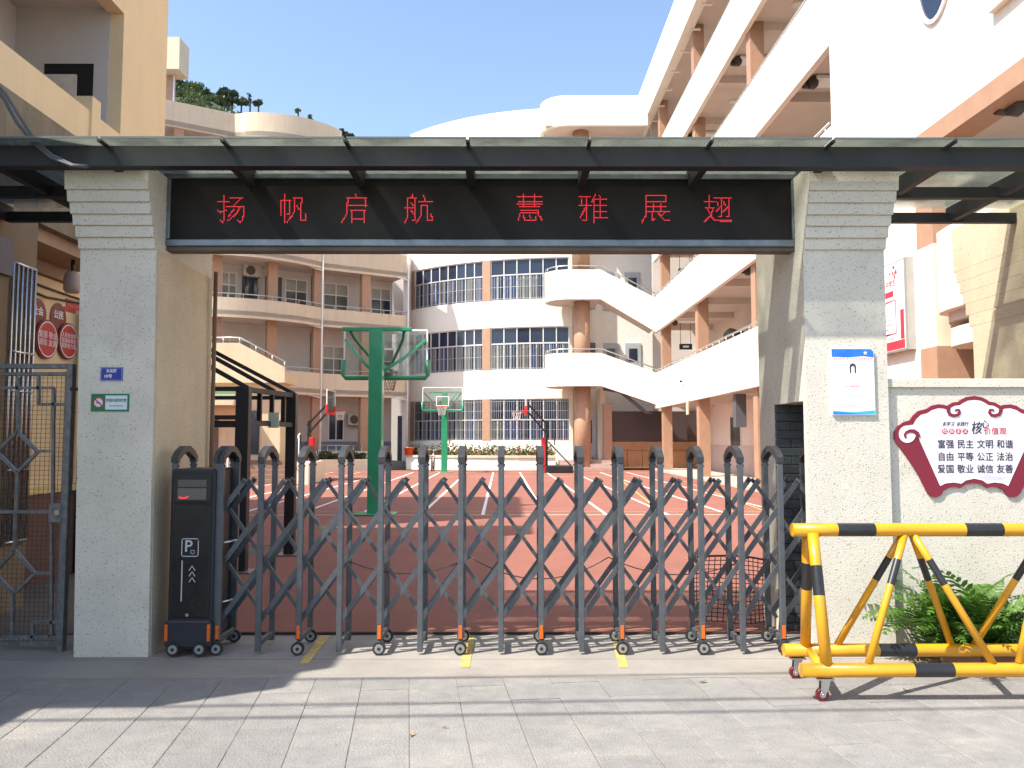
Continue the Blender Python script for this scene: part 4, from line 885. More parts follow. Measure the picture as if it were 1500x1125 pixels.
# ceiling fittings of the galleries
FANM = mat("fan_dark", (.05, .045, .04), .5, var=.3)
def ceiling_fan(x, y, z, lab, grp="extractor fans under the gallery ceilings"):
    t = thing("extractor_fan", lab, "fan", (x, y, z), grp)
    MB().cbox(x - .5, x + .55, y - .28, y + .28, z - .13, z - .02, .02).build("duct_box", WHITEP, t)
    MB().tube([(x - .62, y - .1, z - .16), (x - .5, y - .1, z - .16), (x - .42, y - .1, z - .16)], [.15, .17, .1], 14).build("motor", FANM, t)
    MB().tube([(x - .70, y + .14, z - .1), (x - .5, y + .14, z - .1)], [.1, .12], 12).build("outlet", FANM, t)
CZ = [b[0] + .28 for b in BANDS] + [18.05 + .3]
for lv, y, lab in ((4 - 1, 20.3, "extractor fan under the third gallery ceiling nearest the top edge"), (3, 27.0, "extractor fan behind the tall column below the roof gallery"), (3, 33.8, "extractor fan farthest along the upper gallery, above the canopy"), (2, 20.4, "extractor fan just above the canopy by the solid white wall"),
                   (1, 26.3, "extractor fan in the second gallery beside the large dark dish"), (1, 38, "small extractor fan at the far end of the second gallery"), (2, 38.5, "extractor fan just below the led sign at the third gallery")):
    ceiling_fan(XR + 1.0, y, CZ[lv], lab)
ceiling_fan(XR + .95, 12.2, 6.75, "large dark extractor fan in the near balcony bay at the photo's right edge")
t = None
for i, (lv, y) in enumerate(((3, 23.5), (2, 19.2), (0, 29), (3, 30.5))):
    t = thing("ceiling_light", ["round ceiling light in the upper gallery near its tall column", "round ceiling light by the solid white wall above the canopy", "round ceiling light under the first gallery slab", "round ceiling light in the upper gallery's middle bay"][i], "lamp", (XR + 1.3, y, CZ[lv]), "round gallery ceiling lights")
    MB().tube([(XR + 1.3, y, CZ[lv] - .09), (XR + 1.3, y, CZ[lv] - .04), (XR + 1.3, y, CZ[lv] - .002)], [.12, .19, .2], 16).build("diffuser", mat("opal_light", (.7, .66, .6), .5), t)
def hang_sign(x, y, zc_, lab):
    t = thing("hanging_sign", lab, "sign", (x, y, zc_), "signs hung from the gallery ceilings")
    MB().box(x - .3, x + .3, y - .03, y + .03, zc_ - 1.35, zc_ - 1.08).build("panel", mat("sign_dark_green", (.015, .04, .03), .5), t)
    for s_ in (-.24, .24): MB().tube([(x + s_, y, zc_ - 1.08), (x + s_, y, zc_)], .012, 5).build("hanger", BLACKP, t)
    MB().box(x - .14, x + .14, y - .034, y - .031, zc_ - 1.26, zc_ - 1.17).build("arrow_mark", WHITEP, t)
hang_sign(XR + 1.1, 38.6, CZ[1], "dark exit sign hung in the second gallery's far bay"); hang_sign(XR + 1.1, 38.6, CZ[2], "dark exit sign hung in the third gallery's far bay")
t = thing("dish_unit", "large dark round unit mounted inside the second gallery", "ventilator", (9.3, 29.5, 5.9))
MB().tube([(9.9, 29.4, 5.95), (9.3, 29.3, 5.85), (9.15, 29.25, 5.8)], [.2, .5, .42], 18).build("drum", mat("drum_grey", (.12, .12, .12), .6), t); MB().bar((9.94, 29.5, 5.5), (9.3, 29.4, 5.6), .06, .06).build("bracket", GREYST, t)
t = thing("dish_unit", "second dark round unit farther along inside the second gallery", "ventilator", (9.3, 34.0, 5.9))
MB().tube([(9.9, 34, 5.85), (9.3, 33.9, 5.75), (9.15, 33.85, 5.7)], [.2, .45, .36], 18).build("drum", MATS["drum_grey"], t); MB().bar((9.94, 34.1, 5.4), (9.3, 34.0, 5.5), .06, .06).build("bracket", GREYST, t)
# red and white poster case on the solid wall
a = rx(1357, 367); b = rx(1282, 520)
y0, y1 = 14.55, 16.9; z0_, z1_ = rx(1357, 508)[1], rx(1357, 367)[1]
t = thing("poster_case", "red and white poster in a shallow frame on the white wall behind the pillar", "poster", (XR - .1, (y0 + y1) / 2, z0_))
MB().box(XR - .14, XR - .002, y0, y1, z0_, z1_).build("case", mat("case_alloy", (.42, .42, .40), .4, metal=.5), t)
FP = FR((XR - .141, 0, 0), (0, -1, 0), (0, 0, 1), (-1, 0, 0))
def pu(y): return -y
MB().fbox(FP, pu(y1) + .04, pu(y0) - .09, z0_ + .03, z1_ - .03, .0, .006).build("sheet", WHITEP, t)
PRED = mat("poster_red", (.62, .03, .05), .6, var=.15, scale=5)
MB().fbox(FP, pu(y1) + .06, pu(y0) - .11, z0_ + .04, z0_ + .2, .0065, .008).build("bottom_border", PRED, t)
MB().fbox(FP, pu(y0) - .26, pu(y0) - .12, z0_ + .21, z0_ + .75, .0065, .008).build("side_border", PRED, t)
ul, ur = pu(15.95), pu(14.98); zt2 = z1_ - .72
ribbon([(ul, z0_ + .34), (ul, zt2), (ul + .4, zt2), (ul + .5, zt2 - .12), (ul + .6, zt2), (ur, zt2), (ur, z0_ + .34), (ul + .6, z0_ + .34), (ul + .5, z0_ + .24), (ul + .4, z0_ + .34), (ul, z0_ + .34)], FP, .035, .0065, .0075).build("text_border", PRED, t)
lettering("争做合格中学生", .135, FP, pu(15.42), z1_ - .40, .0075, PRED, t, bold=.002)
MB().fbox(FP, pu(16.4), pu(15.05), z1_ - .64, z1_ - .53, .0065, .008).build("title_band", PRED, t)
for c_ in range(2):
    for i in range(9): print_row(FP, ul + .1 + .43 * c_, ul + .42 + .43 * c_, zt2 - .25 - i * .09, .034, .0075, NAVYT, t, 60 + i + 20 * c_)
for k in range(9): q = random.uniform(0, 6.3); MB().poly(oval(FP, pu(15.0) + .16 * math.cos(q) * random.random(), z1_ - .2 + .12 * math.sin(q) * random.random(), .03, .03, .0066, 8), FP.n, .0006 + .0002 * k).build("plum_blossom", PRED, t)
# ================================================================== curved middle building
cb = thing("curved_building", "curved cream school building with barred window bands facing the court", "building", (-1, 44, 0))
CX, CY, CR = 3.6, 56.0, 13.0
def cp(x, r=CR): # point on the arc at plan angle for chord x
    a = math.asin((x - CX) / CR); return Vector((CX + r * math.sin(a), CY - r * math.cos(a), 0)), a
xs = [-5.75 + (3.35 + 5.75) * k / 26 for k in range(27)]
def arc(x0, x1, n=36, r=CR): return [tuple(cp(x0 + (x1 - x0) * k / n, r)[0][:2]) for k in range(n + 1)]
LV = [(1.48, 3.72), (5.25, 7.55), (9.0, 11.25)]
bands = [(-.05, 1.48), (3.72, 5.25), (7.55, 9.0), (11.25, 19.4)]
for z0, z1 in bands: MB().strip(arc(-5.75, 3.38), z0, z1, .35, sm=True).build("wall_band", CREAMW, cb)
MB().strip(arc(-5.7, 3.36, 20, CR - .33), -.02, 11.3, .05, sm=True).build("inner_wall", DARKV, cb)
def bay(x0, x1):
    a0 = cp(x0)[0]; return a0
PIL = [(-5.75, -5.45), (-1.42, -1.0), (3.2, 3.38)]
for a, b in PIL:
    for z0, z1 in LV: MB().strip(arc(a, b, 3, CR + .0), z0, z1, .34).build("pilaster", BROWN if a < 3 else CREAM, cb)
for li, (z0, z1) in enumerate(LV):
    for x0, x1, n in ((-5.45, -1.42, 8), (-1.0, 3.2, 6)):
        zm = z0 + (z1 - z0) * (.62 if li else .5)
        wb = MB()
        for k in range(n):
            xa, xb_ = x0 + (x1 - x0) * k / n, x0 + (x1 - x0) * (k + 1) / n
            pa, pb = cp(xa, CR - .12)[0], cp(xb_, CR - .12)[0]; F = FR(pa, pb - pa); L = (pb - pa).length
            lo = random.choice((PANEB, PANE, PANEB, PANEG)) ; hi = PANE
            rev = xa < -1.2
            if rev: lo = random.choice((PANEG, PANE, PANEB))
            fr = MB()
            fr.fbox(F, 0, .05, z0, z1, 0, .05); fr.fbox(F, .05, L, z0, z0 + .05, 0, .045); fr.fbox(F, .05, L, z1 - .05, z1, 0, .045); fr.fbox(F, .05, L, zm - .03, zm + .03, 0, .045)
            if k == n - 1: fr.fbox(F, L - .04, L + .01, z0 + .05, z1 - .05, 0, .05)
            wf = fr.build("window", FRAMEW, cb)
            MB().fbox(F, .05, L, zm + .03, z1 - .05, -.02, .0).build("pane", hi, wf)
            h_ = L / 2 + .025
            MB().fbox(F, .05, h_ - .015, z0 + .05, zm - .03, -.02, .0).build("pane", lo, wf); MB().fbox(F, h_ + .015, L, z0 + .05, zm - .03, -.02, .0).build("pane", lo if random.random() < .6 else PANE, wf)
            MB().fbox(F, h_ - .015, h_ + .015, z0 + .05, zm - .03, -.01, .02).build("sash_stile", FRAMEW, wf)
            gr = MB(); top = zm if li else z1 - .1
            for q in range(1, 6): u_ = L * q / 6; gr.fbox(F, u_ - .008, u_ + .008, z0 + .02, top, .13, .146)
            nb_ = 3 if li else 5
            for q in range(nb_): z_ = z0 + .1 + (top - z0 - .15) * q / (nb_ - 1); gr.fbox(F, 0, L, z_ - .011, z_ + .011, .147, .16)
            tag(gr.build("window_grille", RAILM, wf), kind="stuff")
MB().poly([(p[0], p[1], 19.0) for p in arc(-5.7, 3.36, 20, CR - .35)] + [(3.3, 56, 19.0), (-5.5, 56, 19.0)], (0, 0, 1), .1).build("roof", CONC, cb)
# planter in front of it
pl = thing("planter_wall", "long white curved planter at the foot of the curved building", "planter", (-1, 42.4, 0))
def arc2(x0, x1, off, n=16): return [(p[0], p[1] - off) for p in arc(x0, x1, n)]
px_ = [(-5.4, 43.4), (-4.2, 43.0), (-2.8, 42.5), (-1.2, 42.15), (.5, 41.95), (2.4, 41.9)]
MB().strip(px_, -.02, .62, .22).build("planter_face", CREAMW, pl); MB().strip([(x, y - .06) for x, y in px_], .621, .74, .34).build("planter_cap", mat("pinkish_cap", (.66, .52, .42), .7), pl)
MB().poly([(x, y + .2, .45) for x, y in px_] + [(2.4, 43.0, .45), (-5.2, 46.0, .45)], (0, 0, 1), .1).build("planter_soil", EARTH, pl)
SHR = [leafmat("shrub_green", (.09, .14, .03), .25), leafmat("shrub_bronze", (.22, .12, .05), .25), leafmat("shrub_dark", (.05, .06, .02), .2)]
def shrub(name, lab, c, rx_, ry_, rz_, n, ls, m, grp=None, cat="shrub"):
    t = thing(name, lab, cat, c, grp); mb = MB()
    for k in range(n):
        while True:
            q = Vector((random.uniform(-1, 1), random.uniform(-1, 1), random.uniform(-1, 1)))
            if .25 < q.length < 1: break
        q = Vector((q.x * rx_, q.y * ry_, (q.z * .5 + .5) * rz_ * (.75 + .35 * math.sin(q.x * 9 + c[0] * 3)))) + Vector(c)
        a = Vector((random.uniform(-1, 1), random.uniform(-1, 1), random.uniform(-.3, 1))).normalized(); b = a.cross(Vector((random.random(), random.random(), random.random()))).normalized()
        s_ = ls * random.uniform(.6, 1.3); mb.add([q, q + a * s_ * .5 + b * s_ * .28, q + a * s_, q + a * s_ * .5 - b * s_ * .28], [(0, 1, 2, 3)], random.choice((0, 0, 0, 1)) if isinstance(m, list) else 0)
    mb.build("foliage", m if isinstance(m, list) else [m], t, fix=False)
    st = MB()
    for k in range(4): st.tube([(c[0] + random.uniform(-.1, .1), c[1], c[2] - .05), (c[0] + random.uniform(-rx_, rx_) * .5, c[1] + random.uniform(-.1, .1), c[2] + rz_ * .6)], [.012, .005], 4)
    st.build("stems", mat("bark", (.10, .07, .05), .9), t)
    return t
ORD = "first second third fourth fifth sixth seventh eighth ninth tenth eleventh twelfth thirteenth fourteenth fifteenth".split()
for k in range(15):
    x = -5.1 + .51 * k; y = 42.0 + .5 * 0
    i_ = 0
    for i_ in range(len(px_) - 1):
        if px_[i_][0] <= x <= px_[i_ + 1][0]: break
    f = (x - px_[i_][0]) / (px_[i_ + 1][0] - px_[i_][0]); y = px_[i_][1] + (px_[i_ + 1][1] - px_[i_][1]) * f + .45
    shrub("planter_shrub", ORD[k] + (" green" if k % 2 == 0 else " bronze") + " shrub counted from the orange pot in the white planter", (x, y, .55), .36, .26, .62 + .2 * random.random(), 330, .13, [SHR[k % 2], SHR[(k + 1) % 2]], "shrubs in the white planter")
# ================================================================== stair tower with half-landings
st_ = thing("stair_tower", "cream stair tower with rounded half landings between the two school blocks", "building", (4.5, 42, 0))
YS = 40.5
def landing(zt, zb, zrt, zrb, stair=True):
    n = 10; cxx, cyy, rr_ = 3.1, 41.75, 1.25
    path = [(cxx + rr_ * math.cos(R(100 + 170 * k / n)) , cyy + rr_ * math.sin(R(100 + 170 * k / n))) for k in range(n + 1)]
    path = [p for p in path if p[1] < 43] + [(4.6, YS)]
    k = len(path); zts = [zt] * k; zbs = [zb] * k
    path.append((7.28, YS + .02)); zts.append(zrt); zbs.append(zrb)
    MB().strip(path, zbs, zts, .14).build("parapet", CREAMW, st_)
    MB().poly([(x + .03, y + .03, zb + .05) for x, y in path[:k]] + [(4.6, 43.6, zb + .05), (cxx, 43.6, zb + .05)], (0, 0, 1), .2).build("landing_slab", SOFFIT, st_)
    if stair: MB().poly([(4.6, YS + .15, zb + .1), (7.28, YS + .15, zrb + .1), (7.28, YS + .15, zrb + .45), (4.6, YS + .15, zb + .45)], (0, 1, 0), 1.6).build("stair_flight", SOFFIT, st_)
    rl = MB().tube([(x + .05, y + .06, z + .2) for (x, y), z in zip(path, zts)], .03, 8).build("handrail", RAILM, st_)
    for (x, y), z in list(zip(path, zts))[::2] + [((5.5, YS + .06), zt + (zrt - zt) * .33), ((6.4, YS + .06), zt + (zrt - zt) * .67)]: MB().tube([(x + .05, y + .06, z), (x + .05, y + .06, z + .2)], .022, 6).build("rail_post", RAILM, rl)
landing(5.85, 4.2, 4.88, 3.3); landing(10.05, 8.55, 8.65, 6.95)
MB().strip([(3.0 + 1.35 * math.cos(R(100 + 170 * k / 10)), 41.85 + 1.35 * math.sin(R(100 + 170 * k / 10))) for k in range(11)] + [(7.05, YS)], 17.45, 19.0, .2).build("roof_parapet", CREAMW, st_)
MB().box(1.9, 7.04, 40.72, 44.4, 17.5, 17.8).build("roof_slab", SOFFIT, st_)
for z0, z1 in ((0, 4.24), (4.46, 8.59), (8.81, 17.5)): MB().tube([(3.75, 41.6, z0), (3.75, 41.6, z1)], .42, 20).build("round_column", BROWN, st_)
MB().box(3.39, 9.94, 44.4, 44.6, -.05, 17.49).build("back_wall", mat("stair_white", (.80, .76, .70), .8, var=.05), st_)
MB().box(3.4, 3.7, 43.2, 44.39, -.05, 17.48).build("side_wall", CREAM, st_)
MB().box(4.75, 5.0, 42.3, 44.39, -.05, 4.2).build("side_wall", CREAMW, st_)
dd = MB().box(3.72, 4.72, 44.3, 44.39, .55, 2.75).build("door", mat("pale_door", (.62, .66, .72), .5), st_)
MB().box(4.05, 4.5, 44.27, 44.299, 1.35, 2.6).build("door_pane", PANE, dd)
for z in (4.6, 8.7): MB().box(3.72, 4.72, 44.3, 44.39, z, z + 2.2).build("opening", mat("grey_shutter", (.12, .12, .13), .6), st_)
for z in (4.7, 8.6):
    for x in (5.15, 6.35): d_ = MB().box(x, x + .85, 44.33, 44.399, z, z + 2.1).build("door", mat("steel_door", (.42, .43, .44), .5), st_); MB().box(x + .2, x + .65, 44.31, 44.329, z + 1.1, z + 1.8).build("door_pane", PANE, d_)
for k in range(3): MB().box(2.6, 5.6, 41.0 + .33 * k, 44.3, .0 + .17 * k, .17 * (k + 1)).build("step", mat("step_pink", (.42, .30, .26), .8, var=.15), st_)
MB().tube([(4.75, 41.0, 4.1), (5.6, 41.0, 3.95), (6.9, 41.0, 2.9), (7.2, 41.0, 2.9)], .09, 10).build("duct", mat("duct_dark", (.08, .08, .085), .5), st_)
t = thing("wall_notice", "small white notice over the pale door of the stair tower", "notice", (4.3, 44.3, 2.95)); MB().box(4.0, 4.6, 44.33, 44.39, 2.95, 3.2).build("plate", WHITEP, t)
t = thing("fire_box", "red hydrant box on the wall beside the stair tower door", "hydrant box", (5.3, 43.6, .6)); MB().cbox(5.06, 5.3, 43.4, 43.75, .6, 1.3, .01).build("box", REDP, t)
# ================================================================== far left building with wavy galleries
lb = thing("gallery_building", "shaded cream school building with wavy galleries at the court's far left", "building", (-10, 42, 0))
A = Vector((-17.5, 37.3, 0)); B = Vector((-5.62, 44.7, 0)); D = (B - A).normalized(); LN = (B - A).length; NO = Vector((D.y, -D.x, 0))
def q(s, o=0): p = A + D * s + NO * o; return (p.x, p.y)
def sx_of(x, o=0):   # distance along the facade (or a plane o in front of it) seen at photo column x
    d = ray(x, 645); k = (d.x / d.y); a_ = A + NO * o; return (a_.x - k * a_.y) / (k * D.y - D.x)
def sw_(x): return sx_of(x, -1.9)
sB0, sB1 = sx_of(330), sx_of(470)
def bulge(s0, s1, amp=1.0):
    pts = []; n = 60
    for i in range(n + 1):
        s = s0 + (s1 - s0) * i / n; o = 0
        if sB0 - 2.2 < s < sB1: o = amp * math.sin(math.pi * (s - (sB0 - 2.2)) / (sB1 - sB0 + 2.2)) ** .8
        pts.append(q(s, o))
    return pts
GB = [(3.8, 4.96), (7.4, 8.35), (10.4, 11.7)]
for i, (z0, z1) in enumerate(GB):
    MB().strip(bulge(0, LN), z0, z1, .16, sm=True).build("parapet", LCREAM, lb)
    sl = bulge(0, LN); MB().poly([(x, y, z0 + .12) for x, y in sl] + [(*q(LN, -2.0), z0 + .12), (*q(0, -2.0), z0 + .12)], (0, 0, 1), .22).build("floor_slab", SOFFIT, lb)
    if i < 2:
        rp = [(x + .05, y + .08) for x, y in sl]; r_ = MB().tube([(x, y, z1 + .2) for x, y in rp], .025, 6).build("handrail", RAILM, lb)
        for x, y in rp[::3]: MB().tube([(x, y, z1), (x, y, z1 + .2)], .018, 5).build("rail_post", RAILM, r_)
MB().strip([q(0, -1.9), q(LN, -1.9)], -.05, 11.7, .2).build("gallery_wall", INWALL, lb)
MB().strip([q(0, -1.87), q(LN, -1.87)], 0, 1.45, .02).build("dado", GREYW, lb)
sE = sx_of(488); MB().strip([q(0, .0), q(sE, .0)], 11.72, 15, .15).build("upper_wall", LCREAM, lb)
def tp(s):
    a, b = sx_of(338), sx_of(500)
    return q(s, 1.35 * math.sin(math.pi * max(0, min(1, (s - a) / (b - a)))) ** .55) if s > a else q(s, 0)
top_path = [tp(-4 + (sE + 4) * i / 60) for i in range(61)]
# top storey band with its own bulge, ending short of the curved building
MB().strip(top_path, 16.45, 17.7, .18, sm=True).build("roof_parapet", LCREAM, lb)
MB().poly([(x, y, 16.5) for x, y in top_path] + [(*q(sE, -3), 16.5), (*q(-4, -3), 16.5)], (0, 0, 1), .25).build("roof_slab", SOFFIT, lb)
MB().strip([q(-4, -1.9), q(sE - .2, -1.9)], 11.71, 16.49, .2).build("gallery_wall", INWALL, lb)
for x in (250, 325, 398, 470):
    s = sx_of(x); p, n_ = q(s, -.35), q(s, 0); F = FR((*q(s, 0), 0), (D.x, D.y, 0)); MB().fbox(F, -.22, .22, 13, 16.48, -.5, -.06).build("column", BROWN, lb)
for x in (313, 397, 465, 536):
    s = sx_of(x); F = FR((*q(s, 0), 0), (D.x, D.y, 0))
    for z0, z1 in ((0, 3.9), (4.15, 7.5), (7.75, 10.5)): MB().fbox(F, -.24, .24, z0, z1, -.55, -.17).build("column", BROWN, lb)
F0 = FR((*q(0, -1.9), 0), (D.x, D.y, 0))
def win(x0, x1, zf, h0, h1, m=PANEG, nc=2, tr=True):
    s0, s1 = sw_(x0), sw_(x1); f = MB(); L = s1 - s0; zz0, zz1 = zf + h0, zf + h1
    f.fbox(F0, s0, s1, zz0, zz1, .005, .04); wf = f.build("window", FRAMEW, lb)
    zt = zz1 - (zz1 - zz0) * .36 if tr else zz1 - .05
    for k in range(nc):
        a = s0 + .06 + (L - .06) * k / nc; b = s0 + (L - .06) * (k + 1) / nc
        MB().fbox(F0, a, b, zz0 + .06, zt - .04, .041, .05).build("pane", m, wf)
        if tr: MB().fbox(F0, a, b, zt + .02, zz1 - .06, .041, .05).build("pane", mat("pale_blind_glass", (.30, .29, .25), .2, var=.15), wf)
for x0, x1 in ((318, 341), (413, 446), (470, 507), (540, 570)): win(x0, x1, 7.75, .55, 2.35, PANEG if x0 < 480 else PANE)
for x0, x1 in ((316, 365), (470, 503), (545, 575)): win(x0, x1, 4.15, .6, 2.5, PANEG, 3 if x0 < 400 else 2)
win(480, 503, 0, 1.5, 3.0, PANE, 2, False)
def panel(nm, x0, x1, z0, z1, m): return MB().fbox(F0, sw_(x0), sw_(x1), z0, z1, .006, .06).build(nm, m, lb)
SLATE = mat("slate_door", (.055, .06, .075), .5, var=.1)
for a in ((349, 372, 7.75, 10.0), (384, 408, 7.75, 10.1), (452, 458, 7.75, 10.4), (452, 460, 4.15, 7.3), (590, 600, 7.75, 10)): panel("door", *a, SLATE)
panel("door", 536, 545, .1, 2.6, DARKV); panel("door", 582, 597, .1, 2.9, mat("grey_blue_door", (.14, .15, .18), .5))
# downpipes
for x in (468, 595):
    s = sx_of(x); p = q(s, .12); MB().tube([(*p, .2), (*p, 13.5)], .045, 8).build("downpipe", WHITEP, lb)
    for z in (3.7, 7.3, 10.3): MB().tube([(*p, z), (*q(s - .7, .12), z + .12)], .035, 6).build("pipe_branch", WHITEP, lb)
# rooftop stair house seen over the parapet
rh = MB(); c = at(262, 86, 46)
rbx2 = lambda nm, m, *a: MB().box(*a).build(nm, m, lb)
z_a, z_b = at(265, 110, 46).z, at(265, 64, 46).z; xr_ = at(271, 80, 46).x
rbx2("penthouse_slab", LCREAM, xr_ - 6, xr_, 45.2, 46.6, z_a, z_b); rbx2("penthouse_column", BROWN, xr_ - 1.2, xr_ - .7, 46, 46.5, 17.3, z_a); rbx2("penthouse_wall", INWALL, xr_ - 6, xr_ - 1.6, 48, 48.2, 17.3, z_a)
MB().tube([(xr_ - .55, 45.9, 17.3), (xr_ - .55, 45.9, z_a)], .05, 6).build("downpipe", WHITEP, lb)
for z in (18.2, 18.7, 19.2): MB().tube([(xr_ - 1.6, 45.6, z), (xr_ - .3, 45.6, z)], .03, 6).build("roof_rail", RAILM, lb)
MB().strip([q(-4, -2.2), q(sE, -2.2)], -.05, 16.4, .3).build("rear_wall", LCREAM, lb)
# ground floor platform, railings, planter
MB().poly([(*q(4, 0), -.05), (*q(LN, 0), -.05), (*q(LN, -1.9), -.05), (*q(4, -1.9), -.05)], (0, 0, 1), .45).build("terrace", CONC, lb)
FG = FR((*q(0, .0), 0), (D.x, D.y, 0))
s0, s1 = sx_of(468), sx_of(531)
rr0 = MB(); 
for z in (.75, 1.0, 1.25): rr0.tube([FG.p(s0, z, -.12), FG.p(s1, z, -.12)], .025, 6)
for k in range(6): rr0.tube([FG.p(s0 + (s1 - s0) * k / 5, .4, -.12), FG.p(s0 + (s1 - s0) * k / 5, 1.25, -.12)], .025, 6)
rr0.build("terrace_railing", INOX, lb)
t = thing("hedge_planter", "cream planter with a clipped dark hedge below the shaded gallery building", "planter", (*q(sx_of(500), 1.2), 0))
FH = FR((*q(0, 1.6), 0), (D.x, D.y, 0)); s0, s1 = sx_of(455), sx_of(538)
MB().fbox(FH, s0, s1, -.05, .55, -.25, 0).build("planter_face", CREAM, t); MB().fbox(FH, s0, s1, .2, .5, -1.2, -.251).build("planter_soil", EARTH, t)
MB().fbox(FH, s0, s1, -.05, .95, -1.5, -1.21).build("planter_back", CREAM, t)
hb = MB()
for k in range(2600):
    s = random.uniform(s0 + .15, s1 - .5); p = FH.p(s, .5 + random.random() * (.38 + .08 * math.sin(s * 5)), -random.uniform(.3, 1.1)); a = Vector((random.uniform(-1, 1), random.uniform(-1, 1), random.uniform(-.2, 1))).normalized(); b = a.cross(Vector((.3, .5, .8))).normalized(); l = .1
    hb.add([p, p + a * l * .5 + b * l * .3, p + a * l, p + a * l * .5 - b * l * .3], [(0, 1, 2, 3)])
tag(hb.build("hedge", SHR[2], t, fix=False), kind="stuff")
# air conditioners
def ac(F, u, v, lab, s_=1.0, n0=.06):
    c = F.p(u, v, n0); t = thing("air_conditioner", lab, "air conditioner", c, "outdoor air conditioner units")
    MB().fbox(F, u - .42 * s_, u + .42 * s_, v, v + .6 * s_, n0, n0 + .32).build("casing", mat("ac_white", (.55, .53, .48), .5, var=.08), t)
    MB().poly(oval(F, u - .1, v + .3 * s_, .24 * s_, .24 * s_, n0 + .321, 20), F.n, .012).build("fan_grille", mat("ac_grille", (.10, .09, .08), .6), t)
    MB().fbox(F, u - .35, u + .35, v - .06, v - .001, n0 - .05, n0 + .3).build("bracket", GREYST, t)
ac(F0, sw_(517), 2.35, "air conditioner on the ground floor wall behind the red portable hoop"); ac(F0, sw_(362), 9.95, "air conditioner unit high in the third gallery by the dark doors")
t = thing("pipe_cluster", "grey air conditioner pipes hanging below the unit in the third gallery", "pipes", F0.p(sw_(366), 9, .1))
for dx in (-.25, .1): MB().tube([F0.p(sw_(364) + dx, 9.9, .2), F0.p(sw_(364) + dx, 9.5, .3), F0.p(sw_(364) + dx * 1.3, 9.3, .3), F0.p(sw_(364) + dx * 1.2, 8.7, .2)], [.06, .1, .13, .07], 8).build("pipe", GREYST, t)
for i, x in enumerate((577, 583)):
    t = thing("fire_extinguisher", ["red fire extinguisher on the third gallery wall, the one nearer the window", "red fire extinguisher on the third gallery wall, the one nearer the door"][i], "extinguisher", F0.p(sw_(x), 8.3, .1), "fire extinguishers in the gallery")
    c = F0.p(sw_(x), 8.2, .14); MB().tube([c, c + Vector((0, 0, .38)), c + Vector((0, 0, .46))], [.09, .09, .03], 10).build("cylinder", REDP, t); MB().tube([c + Vector((0, 0, .46)), c + Vector((.03, 0, .53))], .03, 6).build("valve", BLACKP, t)
# ================================================================== annex with ramp on the left
an = thing("cream_annex", "single storey cream annex with ramp parapet behind the black steel frame", "building", (-10.5, 30, 0))
def anb(nm, m, *a): return MB().box(*a).build(nm, m, an)
AM = mat("annex_cream", (.60, .48, .32), .8, var=.06, scale=1.5, dirt=.25)
anb("wall", AM, -16, -8.35, 30, 31.3, -.05, 3.6); anb("eave", AM, -16.2, -8.1, 29.6, 31.4, 3.601, 3.95); anb("canopy_slab", AM, -12.4, -9.6, 28.6, 29.999, 2.75, 2.9)
MB().poly([(-11.0, 29.62, 3.951), (-8.12, 29.62, 3.951), (-8.12, 29.62, 4.15), (-9.8, 29.62, 5.05), (-11.0, 29.62, 5.05)], (0, 1, 0), .2).build("ramp_parapet", AM, an)
hr = MB(); hr.tube([(-11.2, 29.72, 5.25), (-9.8, 29.72, 5.25), (-8.1, 29.72, 4.35)], .03, 6)
for x, z in ((-11.1, 5.25), (-10.4, 5.25), (-9.8, 5.25), (-9.2, 4.93), (-8.6, 4.6), (-8.15, 4.37)): hr.tube([(x, 29.72, z - .22), (x, 29.72, z)], .022, 6)
hr.build("ramp_railing", RAILM, an)
anb("door", mat("brown_door", (.12, .07, .045), .6), -10.85, -10.6, 29.95, 29.999, .1, 2.3)
anb("window", PANE, -9.6, -9.1, 29.96, 29.999, 1.0, 2.6)
t = thing("wall_notice", "pale green and white notice panel on the cream annex wall", "notice", (-10.4, 29.9, 2.4)); MB().box(-11.1, -10.0, 29.93, 29.998, 2.75, 3.45).build("panel", mat("notice_pale", (.62, .66, .6), .6), t); MB().box(-11.1, -10.0, 29.92, 29.929, 3.2, 3.44).build("green_band", mat("notice_green", (.25, .45, .22), .6), t)
stp = thing("court_steps", "brown steps with white handrails rising from the court by the annex", "steps", (-8.3, 31, 0))
for k in range(5): MB().box(-9.6, -7.6, 28.2 + .35 * k, 30, .0 + .16 * k, .16 * (k + 1)).build("step", mat("brown_step", (.22, .13, .09), .8, var=.15), stp)
for x in (-9.6, -7.6):
    MB().tube([(x, 28.1, .95), (x, 29.9, 1.75)], .03, 6).build("handrail", WHITEP, stp)
    for k in range(4): MB().tube([(x, 28.15 + .55 * k, .1 + .2 * k), (x, 28.15 + .55 * k, .97 + .24 * k)], .022, 6).build("rail_post", WHITEP, stp)
MB().box(-7.5, -6.9, 28.4, 31, -.05, .75).build("cheek_wall", CREAM, stp)

MB().box(-6.9, -5.35, 47.2, 47.5, -.05, 14).build("link_wall", INWALL, lb); MB().box(-5.85, -5.6, 45.1, 47.19, -.05, 12).build("link_pier", INWALL, lb)
